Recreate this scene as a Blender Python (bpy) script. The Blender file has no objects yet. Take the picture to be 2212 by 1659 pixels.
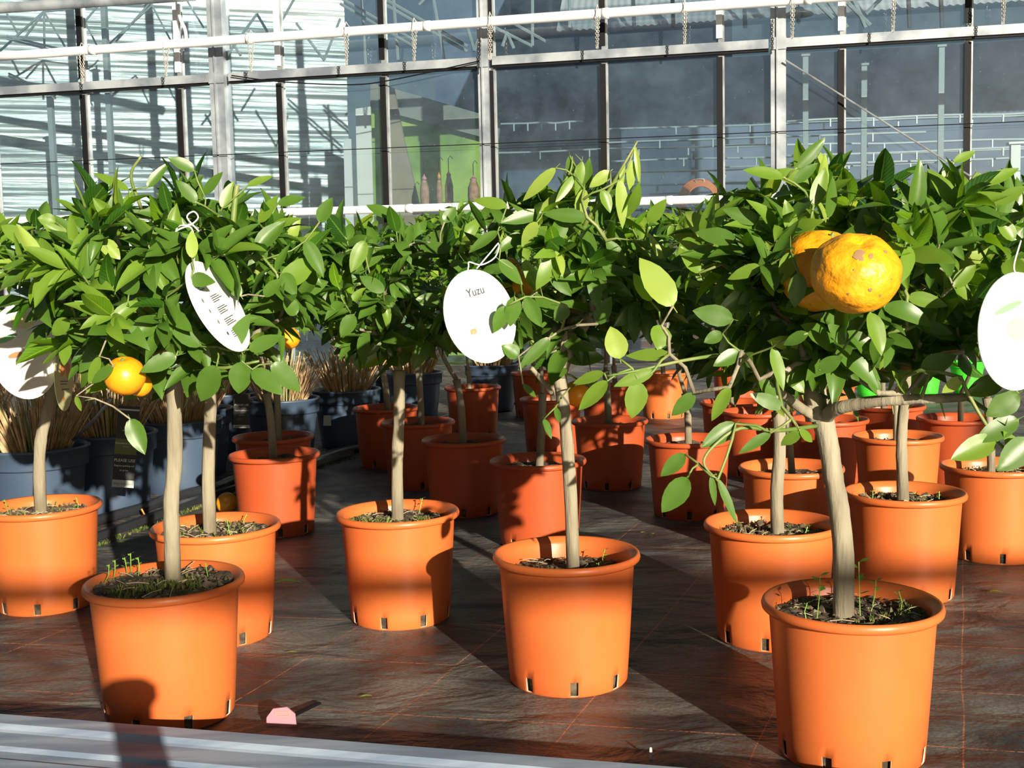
import bpy, math, random
import numpy as np
from mathutils import Vector, Matrix, noise as mnoise
sc = bpy.context.scene
COL = sc.collection
PI = math.pi

# ------------------------------------------------------------------ camera
F_PX, PITCH, ROLL, CAM_H = 2514.0, 0.0895, 0.0223, 0.763
cp, sp = math.cos(PITCH), math.sin(PITCH)
cr, sr = math.cos(ROLL), math.sin(ROLL)
cam_d = bpy.data.cameras.new('camera')
cam = bpy.data.objects.new('camera', cam_d)
COL.objects.link(cam)
right0, up0, fwd = Vector((1, 0, 0)), Vector((0, sp, cp)), Vector((0, cp, -sp))
R_ = right0 * cr - up0 * sr
U_ = right0 * sr + up0 * cr
m = Matrix((( R_.x, U_.x, -fwd.x, 0), (R_.y, U_.y, -fwd.y, 0), (R_.z, U_.z, -fwd.z, CAM_H), (0, 0, 0, 1)))
cam.matrix_world = m
cam_d.sensor_width = 36.0
cam_d.lens = 36.0 * F_PX / 2212.0
cam_d.clip_start = 0.02
sc.camera = cam
sc.view_settings.view_transform = 'Standard'
sc.view_settings.look = 'None'
sc.view_settings.gamma = 1.0
sc.view_settings.exposure = 0.0

# ------------------------------------------------------------------ sky and sun
SUN_AZ = math.radians(23.0)      # the sun stands behind the camera, to its right
SUN_EL = math.radians(13.5)
w = bpy.data.worlds.new('sky')
sc.world = w
w.use_nodes = True
nt = w.node_tree
bg = nt.nodes['Background']
sky = nt.nodes.new('ShaderNodeTexSky')
sky.sky_type = 'NISHITA'
sky.sun_disc = False
sky.sun_elevation = SUN_EL
sky.sun_rotation = PI - SUN_AZ
sky.air_density = 1.0
sky.dust_density = 1.2
nt.links.new(sky.outputs[0], bg.inputs[0])
bg.inputs[1].default_value = 0.042
sun_d = bpy.data.lights.new('sun', 'SUN')
sun_d.energy = 9.0
sun_d.color = (1.0, 0.90, 0.72)
sun_d.angle = math.radians(0.53)
sun = bpy.data.objects.new('sun', sun_d)
COL.objects.link(sun)
light_dir = Vector((-math.sin(SUN_AZ) * math.cos(SUN_EL), math.cos(SUN_AZ) * math.cos(SUN_EL), -math.sin(SUN_EL)))
sun.rotation_euler = light_dir.to_track_quat('-Z', 'Y').to_euler()

# ------------------------------------------------------------------ measuring helpers: from the photograph to places
def ray(px, py):
    a, b = px - 1106, py - 829.5
    x = a * cr - b * sr; y = a * sr + b * cr
    u = -y / F_PX
    return Vector((x / F_PX, cp + u * sp, -sp + u * cp))
def at(px, py, Y):
    r = ray(px, py)
    return r * (Y / r.y) + Vector((0, 0, CAM_H))
def gr(px, py, z=0.0):
    r = ray(px, py)
    return r * ((z - CAM_H) / r.z) + Vector((0, 0, CAM_H))
WX, WY, WT = -4.036, 11.350, 0.205
def W(s, off, z):
    return Vector((WX + s * math.cos(WT) + off * math.sin(WT), WY - s * math.sin(WT) + off * math.cos(WT), z))
def wp(px, py, off=0.0):
    n = Vector((math.sin(WT), math.cos(WT), 0)); P0 = Vector((WX, WY, CAM_H)) + n * off
    r = ray(px, py); t = (P0 - Vector((0, 0, CAM_H))).dot(n) / r.dot(n)
    P = r * t + Vector((0, 0, CAM_H)); q = P - P0
    return q.dot(Vector((math.cos(WT), -math.sin(WT), 0))), P.z

# ------------------------------------------------------------------ object helpers
def tag(o, label=None, cat=None, group=None, kind=None):
    if label: o['label'] = label
    if cat: o['category'] = cat
    if group: o['group'] = group
    if kind: o['kind'] = kind
    return o
def empty(name, loc=(0, 0, 0), rz=0.0):
    o = bpy.data.objects.new(name, None)
    COL.objects.link(o); o.location = loc; o.rotation_euler = (0, 0, rz)
    o.empty_display_size = 0.05
    return o
class MB:
    def __init__(s): s.v = []; s.f = []; s.mi = []; s.uv = []
    def add(s, verts, faces, mi=0):
        b = len(s.v)
        s.v.extend([tuple(p) for p in verts])
        s.f.extend([tuple(i + b for i in f) for f in faces])
        s.mi.extend([mi] * len(faces))
        return s
    def box(s, c, size, mi=0, rot=None):
        x, y, z = size[0] / 2, size[1] / 2, size[2] / 2
        vs = [Vector((a * x, b * y, d * z)) for a in (-1, 1) for b in (-1, 1) for d in (-1, 1)]
        if rot is not None: vs = [rot @ p for p in vs]
        vs = [p + Vector(c) for p in vs]
        return s.add(vs, [(0, 1, 3, 2), (4, 6, 7, 5), (0, 4, 5, 1), (2, 3, 7, 6), (0, 2, 6, 4), (1, 5, 7, 3)], mi)
    def prism(s, pts, vec, mi=0):
        n = len(pts); vec = Vector(vec)
        vs = [Vector(p) for p in pts] + [Vector(p) + vec for p in pts]
        fs = [tuple(range(n - 1, -1, -1)), tuple(range(n, 2 * n))]
        fs += [(i, (i + 1) % n, n + (i + 1) % n, n + i) for i in range(n)]
        return s.add(vs, fs, mi)
    def tube(s, path, rad, n=8, mi=0, cap=True):
        path = [Vector(p) for p in path]
        if not isinstance(rad, (list, tuple)): rad = [rad] * len(path)
        vs = []; prev = None
        for i, p in enumerate(path):
            a = path[max(i - 1, 0)]; b = path[min(i + 1, len(path) - 1)]
            d = (b - a)
            d = d.normalized() if d.length > 1e-9 else Vector((0, 0, 1))
            if prev is None:
                u = d.orthogonal().normalized()
            else:
                u = prev - d * prev.dot(d)
                u = u.normalized() if u.length > 1e-6 else d.orthogonal().normalized()
            prev = u; v = d.cross(u)
            for k in range(n):
                t = 2 * PI * k / n
                vs.append(p + (u * math.cos(t) + v * math.sin(t)) * rad[i])
        fs = []
        for i in range(len(path) - 1):
            for k in range(n):
                k2 = (k + 1) % n
                fs.append((i * n + k, i * n + k2, (i + 1) * n + k2, (i + 1) * n + k))
        if cap:
            fs.append(tuple(range(n - 1, -1, -1)))
            L = (len(path) - 1) * n
            fs.append(tuple(range(L, L + n)))
        return s.add(vs, fs, mi)
    def lathe(s, prof, n=48, mi=0):
        vs = []
        for r, z in prof:
            for k in range(n):
                t = 2 * PI * k / n; vs.append((r * math.cos(t), r * math.sin(t), z))
        fs = []
        for i in range(len(prof) - 1):
            for k in range(n):
                k2 = (k + 1) % n
                fs.append((i * n + k, i * n + k2, (i + 1) * n + k2, (i + 1) * n + k))
        return s.add(vs, fs, mi)
    def build(s, name, mats, parent=None, smooth=False, loc=None):
        me = bpy.data.meshes.new(name)
        me.from_pydata(s.v, [], s.f)
        if not isinstance(mats, (list, tuple)): mats = [mats]
        for m_ in mats: me.materials.append(m_)
        me.polygons.foreach_set('material_index', s.mi)
        if smooth: me.polygons.foreach_set('use_smooth', [True] * len(s.f))
        me.update()
        o = bpy.data.objects.new(name, me); COL.objects.link(o)
        if parent: o.parent = parent
        if loc is not None: o.location = loc
        return o
def smooth_path(pts, n=4):
    pts = [Vector(p) for p in pts]; out = []
    P = [pts[0] * 2 - pts[1]] + pts + [pts[-1] * 2 - pts[-2]]
    for i in range(1, len(P) - 2):
        for k in range(n):
            t = k / n; a, b, c, d = P[i - 1:i + 3]
            out.append(0.5 * ((2 * b) + (c - a) * t + (2 * a - 5 * b + 4 * c - d) * t * t + (3 * b - a - 3 * c + d) * t ** 3))
    out.append(pts[-1]); return out

# ------------------------------------------------------------------ materials
def mat(name, color=(.5, .5, .5), rough=.5, metal=0.0, spec=.5, noise=None, bump=None, alpha=None):
    """noise=(scale, colour2, low, high); bump=(scale, strength)"""
    m_ = bpy.data.materials.new(name); m_.use_nodes = True
    t = m_.node_tree; b = t.nodes['Principled BSDF']
    b.inputs['Base Color'].default_value = (*color, 1)
    b.inputs['Roughness'].default_value = rough
    b.inputs['Metallic'].default_value = metal
    b.inputs['Specular IOR Level'].default_value = spec
    tc = t.nodes.new('ShaderNodeTexCoord')
    if noise:
        n = t.nodes.new('ShaderNodeTexNoise'); n.inputs['Scale'].default_value = noise[0]; n.inputs['Detail'].default_value = 6
        mp = t.nodes.new('ShaderNodeMapping')
        if len(noise) > 4: mp.inputs['Scale'].default_value = noise[4]
        t.links.new(tc.outputs['Object'], mp.inputs[0]); t.links.new(mp.outputs[0], n.inputs['Vector'])
        r = t.nodes.new('ShaderNodeValToRGB')
        r.color_ramp.elements[0].position = noise[2]; r.color_ramp.elements[1].position = noise[3]
        r.color_ramp.elements[0].color = (*color, 1); r.color_ramp.elements[1].color = (*noise[1], 1)
        t.links.new(n.outputs['Fac'], r.inputs[0]); t.links.new(r.outputs[0], b.inputs['Base Color'])
    if bump:
        n = t.nodes.new('ShaderNodeTexNoise'); n.inputs['Scale'].default_value = bump[0]; n.inputs['Detail'].default_value = 8
        bp = t.nodes.new('ShaderNodeBump'); bp.inputs['Strength'].default_value = bump[1]; bp.inputs['Distance'].default_value = bump[2] if len(bump) > 2 else .01
        if len(bump) > 3:
            mp = t.nodes.new('ShaderNodeMapping'); mp.inputs['Scale'].default_value = bump[3]
            t.links.new(tc.outputs['Object'], mp.inputs[0]); t.links.new(mp.outputs[0], n.inputs['Vector'])
        else:
            t.links.new(tc.outputs['Object'], n.inputs['Vector'])
        t.links.new(n.outputs['Fac'], bp.inputs['Height']); t.links.new(bp.outputs[0], b.inputs['Normal'])
    return m_

def leaf_mat(name, c1, c2, under, trans, trans_amt=.35, rough=.38):
    m_ = bpy.data.materials.new(name); m_.use_nodes = True
    t = m_.node_tree; b = t.nodes['Principled BSDF']; out = t.nodes['Material Output']
    g = t.nodes.new('ShaderNodeNewGeometry')
    r = t.nodes.new('ShaderNodeValToRGB')
    r.color_ramp.elements[0].color = (*c1, 1); r.color_ramp.elements[1].color = (*c2, 1)
    t.links.new(g.outputs['Random Per Island'], r.inputs[0])
    uv = t.nodes.new('ShaderNodeUVMap'); uv.uv_map = 'UVMap'
    sx = t.nodes.new('ShaderNodeSeparateXYZ'); t.links.new(uv.outputs[0], sx.inputs[0])
    # midrib: |u| small; side veins: wave of t + |u|
    ab = t.nodes.new('ShaderNodeMath'); ab.operation = 'ABSOLUTE'; t.links.new(sx.outputs[0], ab.inputs[0])
    lt = t.nodes.new('ShaderNodeMath'); lt.operation = 'LESS_THAN'; lt.inputs[1].default_value = .075; t.links.new(ab.outputs[0], lt.inputs[0])
    m1 = t.nodes.new('ShaderNodeMath'); m1.operation = 'MULTIPLY'; m1.inputs[1].default_value = -.28; t.links.new(ab.outputs[0], m1.inputs[0])
    ad = t.nodes.new('ShaderNodeMath'); ad.operation = 'ADD'; t.links.new(m1.outputs[0], ad.inputs[0]); t.links.new(sx.outputs[1], ad.inputs[1])
    m2 = t.nodes.new('ShaderNodeMath'); m2.operation = 'MULTIPLY'; m2.inputs[1].default_value = 62; t.links.new(ad.outputs[0], m2.inputs[0])
    sn = t.nodes.new('ShaderNodeMath'); sn.operation = 'SINE'; t.links.new(m2.outputs[0], sn.inputs[0])
    gt = t.nodes.new('ShaderNodeMath'); gt.operation = 'GREATER_THAN'; gt.inputs[1].default_value = .9; t.links.new(sn.outputs[0], gt.inputs[0])
    m3 = t.nodes.new('ShaderNodeMath'); m3.operation = 'MULTIPLY'; m3.inputs[1].default_value = .30; t.links.new(gt.outputs[0], m3.inputs[0])
    m4 = t.nodes.new('ShaderNodeMath'); m4.operation = 'MULTIPLY'; m4.inputs[1].default_value = .6; t.links.new(lt.outputs[0], m4.inputs[0])
    mx = t.nodes.new('ShaderNodeMath'); mx.operation = 'MAXIMUM'; t.links.new(m3.outputs[0], mx.inputs[0]); t.links.new(m4.outputs[0], mx.inputs[1])
    vein = t.nodes.new('ShaderNodeMixRGB'); vein.inputs[2].default_value = (c2[0] * 2.0 + .07, c2[1] * 1.6 + .07, c2[2] * 1.5 + .02, 1)
    t.links.new(mx.outputs[0], vein.inputs[0]); t.links.new(r.outputs[0], vein.inputs[1])
    un = t.nodes.new('ShaderNodeMixRGB'); un.inputs[2].default_value = (*under, 1)
    t.links.new(g.outputs['Backfacing'], un.inputs[0]); t.links.new(vein.outputs[0], un.inputs[1])
    t.links.new(un.outputs[0], b.inputs['Base Color'])
    b.inputs['Roughness'].default_value = rough
    b.inputs['Specular IOR Level'].default_value = .5
    tr = t.nodes.new('ShaderNodeBsdfTranslucent'); tr.inputs[0].default_value = (*trans, 1)
    ms = t.nodes.new('ShaderNodeMixShader'); ms.inputs[0].default_value = trans_amt
    t.links.new(b.outputs[0], ms.inputs[1]); t.links.new(tr.outputs[0], ms.inputs[2]); t.links.new(ms.outputs[0], out.inputs[0])
    return m_

M = {}
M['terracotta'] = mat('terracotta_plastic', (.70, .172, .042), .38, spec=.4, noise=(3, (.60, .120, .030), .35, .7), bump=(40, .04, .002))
M['terracotta_old'] = mat('weathered_terracotta_plastic', (.50, .088, .026), .42, spec=.35, noise=(4, (.42, .070, .022), .35, .7), bump=(40, .04, .002))  # darker, redder variant of the terracotta, mostly for the back rows
M['chalk'] = mat('chalky_hole_edge', (.85, .55, .40), .8)
M['slate'] = mat('slate_blue_plastic', (.060, .095, .150), .42, noise=(4, (.045, .07, .12), .35, .7))
M['lime'] = mat('lime_green_plastic', (.06, .55, .035), .4)
M['soil'] = mat('potting_soil', (.050, .034, .022), .95, noise=(45, (.17, .13, .085), .42, .68), bump=(80, .8, .01))
M['clod'] = mat('bark_and_clods', (.07, .048, .028), .9, noise=(45, (.26, .20, .13), .4, .65), bump=(60, .5, .004))
M['moss'] = mat('moss', (.06, .12, .012), .9, noise=(60, (.20, .20, .05), .4, .6))
M['seedling'] = mat('seedling_green', (.22, .42, .05), .5)
M['straw'] = mat('dry_straw', (.50, .40, .24), .8)
M['bark'] = mat('citrus_bark', (.175, .145, .095), .85, noise=(30, (.34, .30, .215), .35, .66, (1, 1, .2)), bump=(60, 1.0, .006, (1, 1, .12)))
M['twig'] = mat('green_twig', (.115, .19, .035), .5, noise=(20, (.22, .25, .08), .4, .65))
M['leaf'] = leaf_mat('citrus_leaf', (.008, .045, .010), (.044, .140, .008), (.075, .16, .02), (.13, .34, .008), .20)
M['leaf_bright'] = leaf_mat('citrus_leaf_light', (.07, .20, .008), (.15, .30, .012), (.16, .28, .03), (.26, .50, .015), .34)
M['leaf_new'] = leaf_mat('citrus_leaf_new_growth', (.24, .42, .025), (.34, .50, .04), (.34, .47, .08), (.42, .62, .04), .38)
M['yuzu'] = mat('orange_yellow_rind', (.93, .40, .012), .36, noise=(38, (.80, .27, .01), .45, .75), bump=(34, .9, .009))
M['scar'] = mat('brown_rind_scar', (.30, .17, .09), .7)
M['orange'] = mat('orange_rind', (.92, .34, .01), .35, bump=(90, .3, .003))
M['label'] = mat('white_label_plastic', (.82, .82, .80), .35)
M['label_yellow'] = mat('pale_yellow_label', (.72, .74, .40), .4)
M['ink'] = mat('grey_label_print', (.22, .22, .23), .6)
M['ink_dark'] = mat('dark_label_print', (.04, .04, .045), .6)
M['print_green'] = mat('green_label_print', (.25, .55, .25), .5)
M['print_orange'] = mat('orange_label_print', (.85, .33, .06), .5)
M['print_peach'] = mat('brown_label_print', (.55, .28, .14), .5)
M['wire'] = mat('white_tie_wire', (.85, .86, .85), .4)
M['white_paint'] = mat('white_painted_steel', (.80, .81, .84), .35, noise=(6, (.68, .70, .74), .5, .75))
M['galv'] = mat('galvanised_steel', (.17, .20, .24), .45, .3, noise=(3, (.40, .44, .48), .40, .62))
M['alu'] = mat('aluminium', (.40, .42, .44), .4, .5, noise=(6, (.22, .24, .26), .4, .65))
M['rubber'] = mat('black_glazing_gasket', (.006, .006, .008), .6, spec=.2)
M['black_plastic'] = mat('black_plastic_hose', (.025, .027, .032), .3, bump=(30, .3, .004))
M['black_label'] = mat('black_label', (.02, .022, .025), .5)
M['olive_label'] = mat('olive_label', (.12, .16, .04), .5)
M['grey_label'] = mat('grey_label', (.50, .53, .50), .5)
M['pink'] = mat('pink_plastic', (.50, .20, .25), .4)
M['grass_tan'] = mat('cut_grass_stalks', (.42, .27, .13), .8, noise=(30, (.62, .46, .27), .4, .62))
M['grass_green'] = mat('grass_green', (.10, .22, .04), .5)
M['chain'] = mat('zinc_chain', (.55, .53, .48), .4, .5)
M['steel_dark'] = mat('dark_enamel', (.03, .035, .04), .35)
M['truss'] = mat('truss_steel', (.40, .45, .47), .45, .2)
M['green_wall'] = mat('lime_green_painted_board', (.36, .52, .10), .6, noise=(1.6, (.16, .27, .06), .42, .62))
M['tan_board'] = mat('tan_board', (.36, .30, .22), .7, noise=(3, (.26, .22, .17), .4, .7))
M['greybeam'] = mat('grey_board', (.30, .30, .27), .7, noise=(3, (.2, .22, .2), .4, .7))
M['interior'] = mat('blue_grey_interior', (.030, .058, .115), .6, noise=(.8, (.065, .105, .175), .35, .7, (1, 1, 4)))
M['screen_strip'] = mat('pale_shelf_edge', (.33, .40, .44), .5)
M['hose_orange'] = mat('orange_hose', (.75, .20, .05), .5)
M['bag'] = mat('wrapped_brown_bundle', (.34, .18, .10), .7, noise=(20, (.5, .28, .18), .4, .6))
M['bag_pink'] = mat('pink_ribbon', (.65, .25, .32), .6)
M['gravel'] = mat('dark_bark_gravel', (.045, .04, .035), .9, noise=(26, (.15, .13, .10), .42, .7), bump=(50, .8, .02))

def brick_mat():
    m_ = mat('red_brick', (.2, .07, .05), .8); t = m_.node_tree; b = t.nodes['Principled BSDF']
    tc = t.nodes.new('ShaderNodeTexCoord'); br = t.nodes.new('ShaderNodeTexBrick')
    mp = t.nodes.new('ShaderNodeMapping'); mp.inputs['Rotation'].default_value = (PI / 2, 0, 0)
    br.inputs['Scale'].default_value = 1.0; br.inputs['Brick Width'].default_value = .24; br.inputs['Row Height'].default_value = .085
    br.inputs['Mortar Size'].default_value = .008
    br.inputs['Color1'].default_value = (.22, .07, .05, 1); br.inputs['Color2'].default_value = (.14, .05, .04, 1); br.inputs['Mortar'].default_value = (.22, .2, .18, 1)
    t.links.new(tc.outputs['Object'], mp.inputs[0]); t.links.new(mp.outputs[0], br.inputs[0]); t.links.new(br.outputs[0], b.inputs['Base Color'])
    return m_
M['brick'] = brick_mat()

def corrugated_mat():
    m_ = bpy.data.materials.new('translucent_roof_sheet'); m_.use_nodes = True
    t = m_.node_tree; b = t.nodes['Principled BSDF']; out = t.nodes['Material Output']
    b.inputs['Base Color'].default_value = (.75, .82, .9, 1); b.inputs['Roughness'].default_value = .3
    tr = t.nodes.new('ShaderNodeBsdfTranslucent'); tr.inputs[0].default_value = (.8, .87, .95, 1)
    ms = t.nodes.new('ShaderNodeMixShader'); ms.inputs[0].default_value = .6
    t.links.new(b.outputs[0], ms.inputs[1]); t.links.new(tr.outputs[0], ms.inputs[2]); t.links.new(ms.outputs[0], out.inputs[0])
    return m_
M['roof_sheet'] = corrugated_mat()
M['foil'] = mat('pale_foil_screen', (.54, .58, .58), .42, .5, noise=(.8, (.27, .31, .33), .36, .66, (.6, .6, 7)), bump=(2.2, .6, .022, (.4, .4, 9)))  # pale streaks stand in for reflections of sunlit glass

def glass_mat():
    m_ = bpy.data.materials.new('dusty_glass'); m_.use_nodes = True
    t = m_.node_tree; out = t.nodes['Material Output']; t.nodes.remove(t.nodes['Principled BSDF'])
    tr = t.nodes.new('ShaderNodeBsdfTransparent'); tr.inputs[0].default_value = (.84, .90, .92, 1)
    gl = t.nodes.new('ShaderNodeBsdfGlossy'); gl.inputs['Roughness'].default_value = .03; gl.inputs[0].default_value = (.9, .95, 1, 1)
    df = t.nodes.new('ShaderNodeBsdfDiffuse'); df.inputs[0].default_value = (.34, .46, .62, 1)
    tc = t.nodes.new('ShaderNodeTexCoord')
    n1 = t.nodes.new('ShaderNodeTexNoise'); n1.inputs['Scale'].default_value = 3.0; n1.inputs['Detail'].default_value = 7; n1.inputs['Roughness'].default_value = .65
    t.links.new(tc.outputs['Object'], n1.inputs['Vector'])
    n2 = t.nodes.new('ShaderNodeTexNoise'); n2.inputs['Scale'].default_value = 60; n2.inputs['Detail'].default_value = 2
    t.links.new(tc.outputs['Object'], n2.inputs['Vector'])
    r1 = t.nodes.new('ShaderNodeMapRange'); r1.inputs[1].default_value = .35; r1.inputs[2].default_value = .8; r1.inputs[3].default_value = .012; r1.inputs[4].default_value = .075
    t.links.new(n1.outputs['Fac'], r1.inputs[0])
    r2 = t.nodes.new('ShaderNodeMapRange'); r2.inputs[1].default_value = .72; r2.inputs[2].default_value = .78; r2.inputs[3].default_value = 0; r2.inputs[4].default_value = .22
    t.links.new(n2.outputs['Fac'], r2.inputs[0])
    a = t.nodes.new('ShaderNodeMath'); a.operation = 'ADD'; t.links.new(r1.outputs[0], a.inputs[0]); t.links.new(r2.outputs[0], a.inputs[1])
    lw = t.nodes.new('ShaderNodeFresnel'); lw.inputs[0].default_value = 1.5
    mf = t.nodes.new('ShaderNodeMath'); mf.operation = 'MULTIPLY'; mf.inputs[1].default_value = 2.2; t.links.new(lw.outputs[0], mf.inputs[0])
    s1 = t.nodes.new('ShaderNodeMixShader'); t.links.new(mf.outputs[0], s1.inputs[0]); t.links.new(tr.outputs[0], s1.inputs[1]); t.links.new(gl.outputs[0], s1.inputs[2])
    s2 = t.nodes.new('ShaderNodeMixShader'); t.links.new(a.outputs[0], s2.inputs[0]); t.links.new(s1.outputs[0], s2.inputs[1]); t.links.new(df.outputs[0], s2.inputs[2])
    t.links.new(s2.outputs[0], out.inputs[0])
    return m_
M['glass'] = glass_mat()

def cloth_mat():
    m_ = bpy.data.materials.new('woven_ground_cloth'); m_.use_nodes = True
    t = m_.node_tree; b = t.nodes['Principled BSDF']
    tc = t.nodes.new('ShaderNodeTexCoord')
    def noise_(scale, detail, sc3=(1, 1, 1), rot=0.0, dist=0.0):
        mp = t.nodes.new('ShaderNodeMapping'); mp.inputs['Scale'].default_value = sc3; mp.inputs['Rotation'].default_value = (0, 0, rot)
        n = t.nodes.new('ShaderNodeTexNoise'); n.inputs['Scale'].default_value = scale; n.inputs['Detail'].default_value = detail; n.inputs['Distortion'].default_value = dist
        t.links.new(tc.outputs['Object'], mp.inputs[0]); t.links.new(mp.outputs[0], n.inputs['Vector']); return n
    def ramp(src, p0, c0, p1, c1):
        r = t.nodes.new('ShaderNodeValToRGB'); r.color_ramp.elements[0].position = p0; r.color_ramp.elements[1].position = p1
        r.color_ramp.elements[0].color = (*c0, 1); r.color_ramp.elements[1].color = (*c1, 1); t.links.new(src, r.inputs[0]); return r
    def mix(fac, c1, c2, mode='MIX'):
        x = t.nodes.new('ShaderNodeMixRGB'); x.blend_type = mode
        if isinstance(fac, float): x.inputs[0].default_value = fac
        else: t.links.new(fac, x.inputs[0])
        for i, c in ((1, c1), (2, c2)):
            if isinstance(c, tuple): x.inputs[i].default_value = (*c, 1)
            else: t.links.new(c, x.inputs[i])
        return x
    base = ramp(noise_(3.6, 8, (1, 1.25, 1), .4, .35).outputs['Fac'], .38, (.030, .031, .033), .66, (.155, .155, .140))
    red = ramp(noise_(1.7, 5, (1, 1.5, 1), -.3, .4).outputs['Fac'], .52, (0, 0, 0), .76, (.7, .7, .7))
    c = mix(red.outputs[0], base.outputs[0], (.080, .040, .036))
    fine = ramp(noise_(140, 2).outputs['Fac'], .3, (.7, .7, .7), .7, (1.3, 1.3, 1.3))
    c = mix(1.0, c.outputs[0], fine.outputs[0], 'MULTIPLY')
    # orange marker threads, two families of straight lines
    sep = t.nodes.new('ShaderNodeSeparateXYZ')
    wob = noise_(1.5, 2)
    wv = t.nodes.new('ShaderNodeVectorMath'); wv.operation = 'SCALE'; wv.inputs['Scale'].default_value = .035
    t.links.new(wob.outputs['Color'], wv.inputs[0])
    wa = t.nodes.new('ShaderNodeVectorMath'); wa.operation = 'ADD'; t.links.new(tc.outputs['Object'], wa.inputs[0]); t.links.new(wv.outputs[0], wa.inputs[1])
    t.links.new(wa.outputs[0], sep.inputs[0])
    def lines(nx, ny, off, spacing, width):
        a = t.nodes.new('ShaderNodeMath'); a.operation = 'MULTIPLY'; a.inputs[1].default_value = nx; t.links.new(sep.outputs[0], a.inputs[0])
        b_ = t.nodes.new('ShaderNodeMath'); b_.operation = 'MULTIPLY_ADD'; b_.inputs[1].default_value = ny; t.links.new(sep.outputs[1], b_.inputs[0]); t.links.new(a.outputs[0], b_.inputs[2])
        s_ = t.nodes.new('ShaderNodeMath'); s_.operation = 'SUBTRACT'; s_.inputs[1].default_value = off - spacing / 2; t.links.new(b_.outputs[0], s_.inputs[0])
        w_ = t.nodes.new('ShaderNodeMath'); w_.operation = 'WRAP'; w_.inputs[1].default_value = spacing / 2; w_.inputs[2].default_value = -spacing / 2; t.links.new(s_.outputs[0], w_.inputs[0])
        # centre of the line where wrapped value is +-spacing/2
        ab = t.nodes.new('ShaderNodeMath'); ab.operation = 'ABSOLUTE'; t.links.new(w_.outputs[0], ab.inputs[0])
        g_ = t.nodes.new('ShaderNodeMath'); g_.operation = 'GREATER_THAN'; g_.inputs[1].default_value = spacing / 2 - width; t.links.new(ab.outputs[0], g_.inputs[0])
        return g_
    a1, b1 = math.radians(12.4), math.radians(21.3)
    l1 = lines(math.sin(a1), math.cos(a1), 1.921 + .016, .267, .0016)
    l2 = lines(math.cos(b1), -math.sin(b1), -.612, .314, .0013)
    mxl = t.nodes.new('ShaderNodeMath'); mxl.operation = 'MAXIMUM'; t.links.new(l1.outputs[0], mxl.inputs[0]); t.links.new(l2.outputs[0], mxl.inputs[1])
    dn = ramp(noise_(160, 1).outputs['Fac'], .36, (0, 0, 0), .48, (1, 1, 1))
    ml = t.nodes.new('ShaderNodeMath'); ml.operation = 'MULTIPLY'; t.links.new(mxl.outputs[0], ml.inputs[0]); t.links.new(dn.outputs[0], ml.inputs[1])
    c = mix(ml.outputs[0], c.outputs[0], (.42, .15, .07))
    t.links.new(c.outputs[0], b.inputs['Base Color'])
    b.inputs['Roughness'].default_value = .5; b.inputs['Specular IOR Level'].default_value = .5
    bn = noise_(4.5, 6, (1, 1.8, 1), .6, .4)
    bp = t.nodes.new('ShaderNodeBump'); bp.inputs['Strength'].default_value = .9; bp.inputs['Distance'].default_value = .035
    t.links.new(bn.outputs['Fac'], bp.inputs['Height'])
    bn2 = noise_(170, 2); bp2 = t.nodes.new('ShaderNodeBump'); bp2.inputs['Strength'].default_value = .35; bp2.inputs['Distance'].default_value = .002
    t.links.new(bn2.outputs['Fac'], bp2.inputs['Height']); t.links.new(bp.outputs[0], bp2.inputs['Normal']); t.links.new(bp2.outputs[0], b.inputs['Normal'])
    return m_
M['cloth'] = cloth_mat()

# ------------------------------------------------------------------ the ground
f = MB(); f.add([(-9, -8, 0), (14, -8, 0), (14, 24, 0), (-9, 24, 0)], [(0, 1, 2, 3)])
tag(f.build('floor', M['cloth']), kind='structure')
# the planting strip of bark beyond the black hose, left
strip = [gr(-420, 1330), gr(215, 1165), gr(500, 1052), gr(770, 968), gr(1120, 856), gr(1200, 825)]
f = MB(); pts = [Vector((p.x, p.y, .0)) for p in strip] + [Vector((0.6, 10.2, 0)), Vector((-8, 11.8, 0)), Vector((-8, 4, 0))]
f.prism(pts, (0, 0, .006))
tag(f.build('trim_1', M['gravel']), kind='structure')

# ------------------------------------------------------------------ the glass wall
GZ = 2.637
girt = MB()
for (s0, s1) in ((-2.5, 1.36), (1.52, 3.90), (4.02, 6.40), (6.54, 9.9)):
    a, b = W(s0, 0, 0), W(s1, 0, 0); d = b - a; c = (a + b) / 2; rot = Matrix.Rotation(-WT, 3, 'Z')
    girt.box(Vector((c.x, c.y, GZ + .05)) - Vector((math.sin(WT), math.cos(WT), 0)) * .03, (d.length, .07, .075), 0, rot)
    girt.box(Vector((c.x, c.y, GZ + .005)) - Vector((math.sin(WT), math.cos(WT), 0)) * .02, (d.length, .05, .022), 1, rot)
tag(girt.build('trim_2', [M['galv'], M['rubber']]), kind='structure')
rotW = Matrix.Rotation(-WT, 3, 'Z')
tn = 3
mull = {-2: 0, -1: 0, 0: 0, 1: 1, 2: 1, 3: 0, 4: 0, 5: 0, 6: 1, 7: 1, 8: 0, 9: 0}
for i, white in mull.items():
    mb = MB()
    mb.box(W(i + .008, .02, GZ / 2), (.05, .05, GZ), 0, rotW)          # aluminium bar
    mb.box(W(i - .008, -.012, GZ / 2 - .01), (.052, .014, GZ - .03), 1, rotW)   # black gasket
    mb.box(W(i + .008, .02, GZ + .95), (.05, .05, 1.75), 0, rotW)
    mb.box(W(i - .008, -.012, GZ + .98), (.052, .014, 1.7), 2 if white else 1, rotW)
    tag(mb.build('trim_%d' % tn, [M['alu'], M['rubber'], M['white_paint']]), kind='structure'); tn += 1
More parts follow.
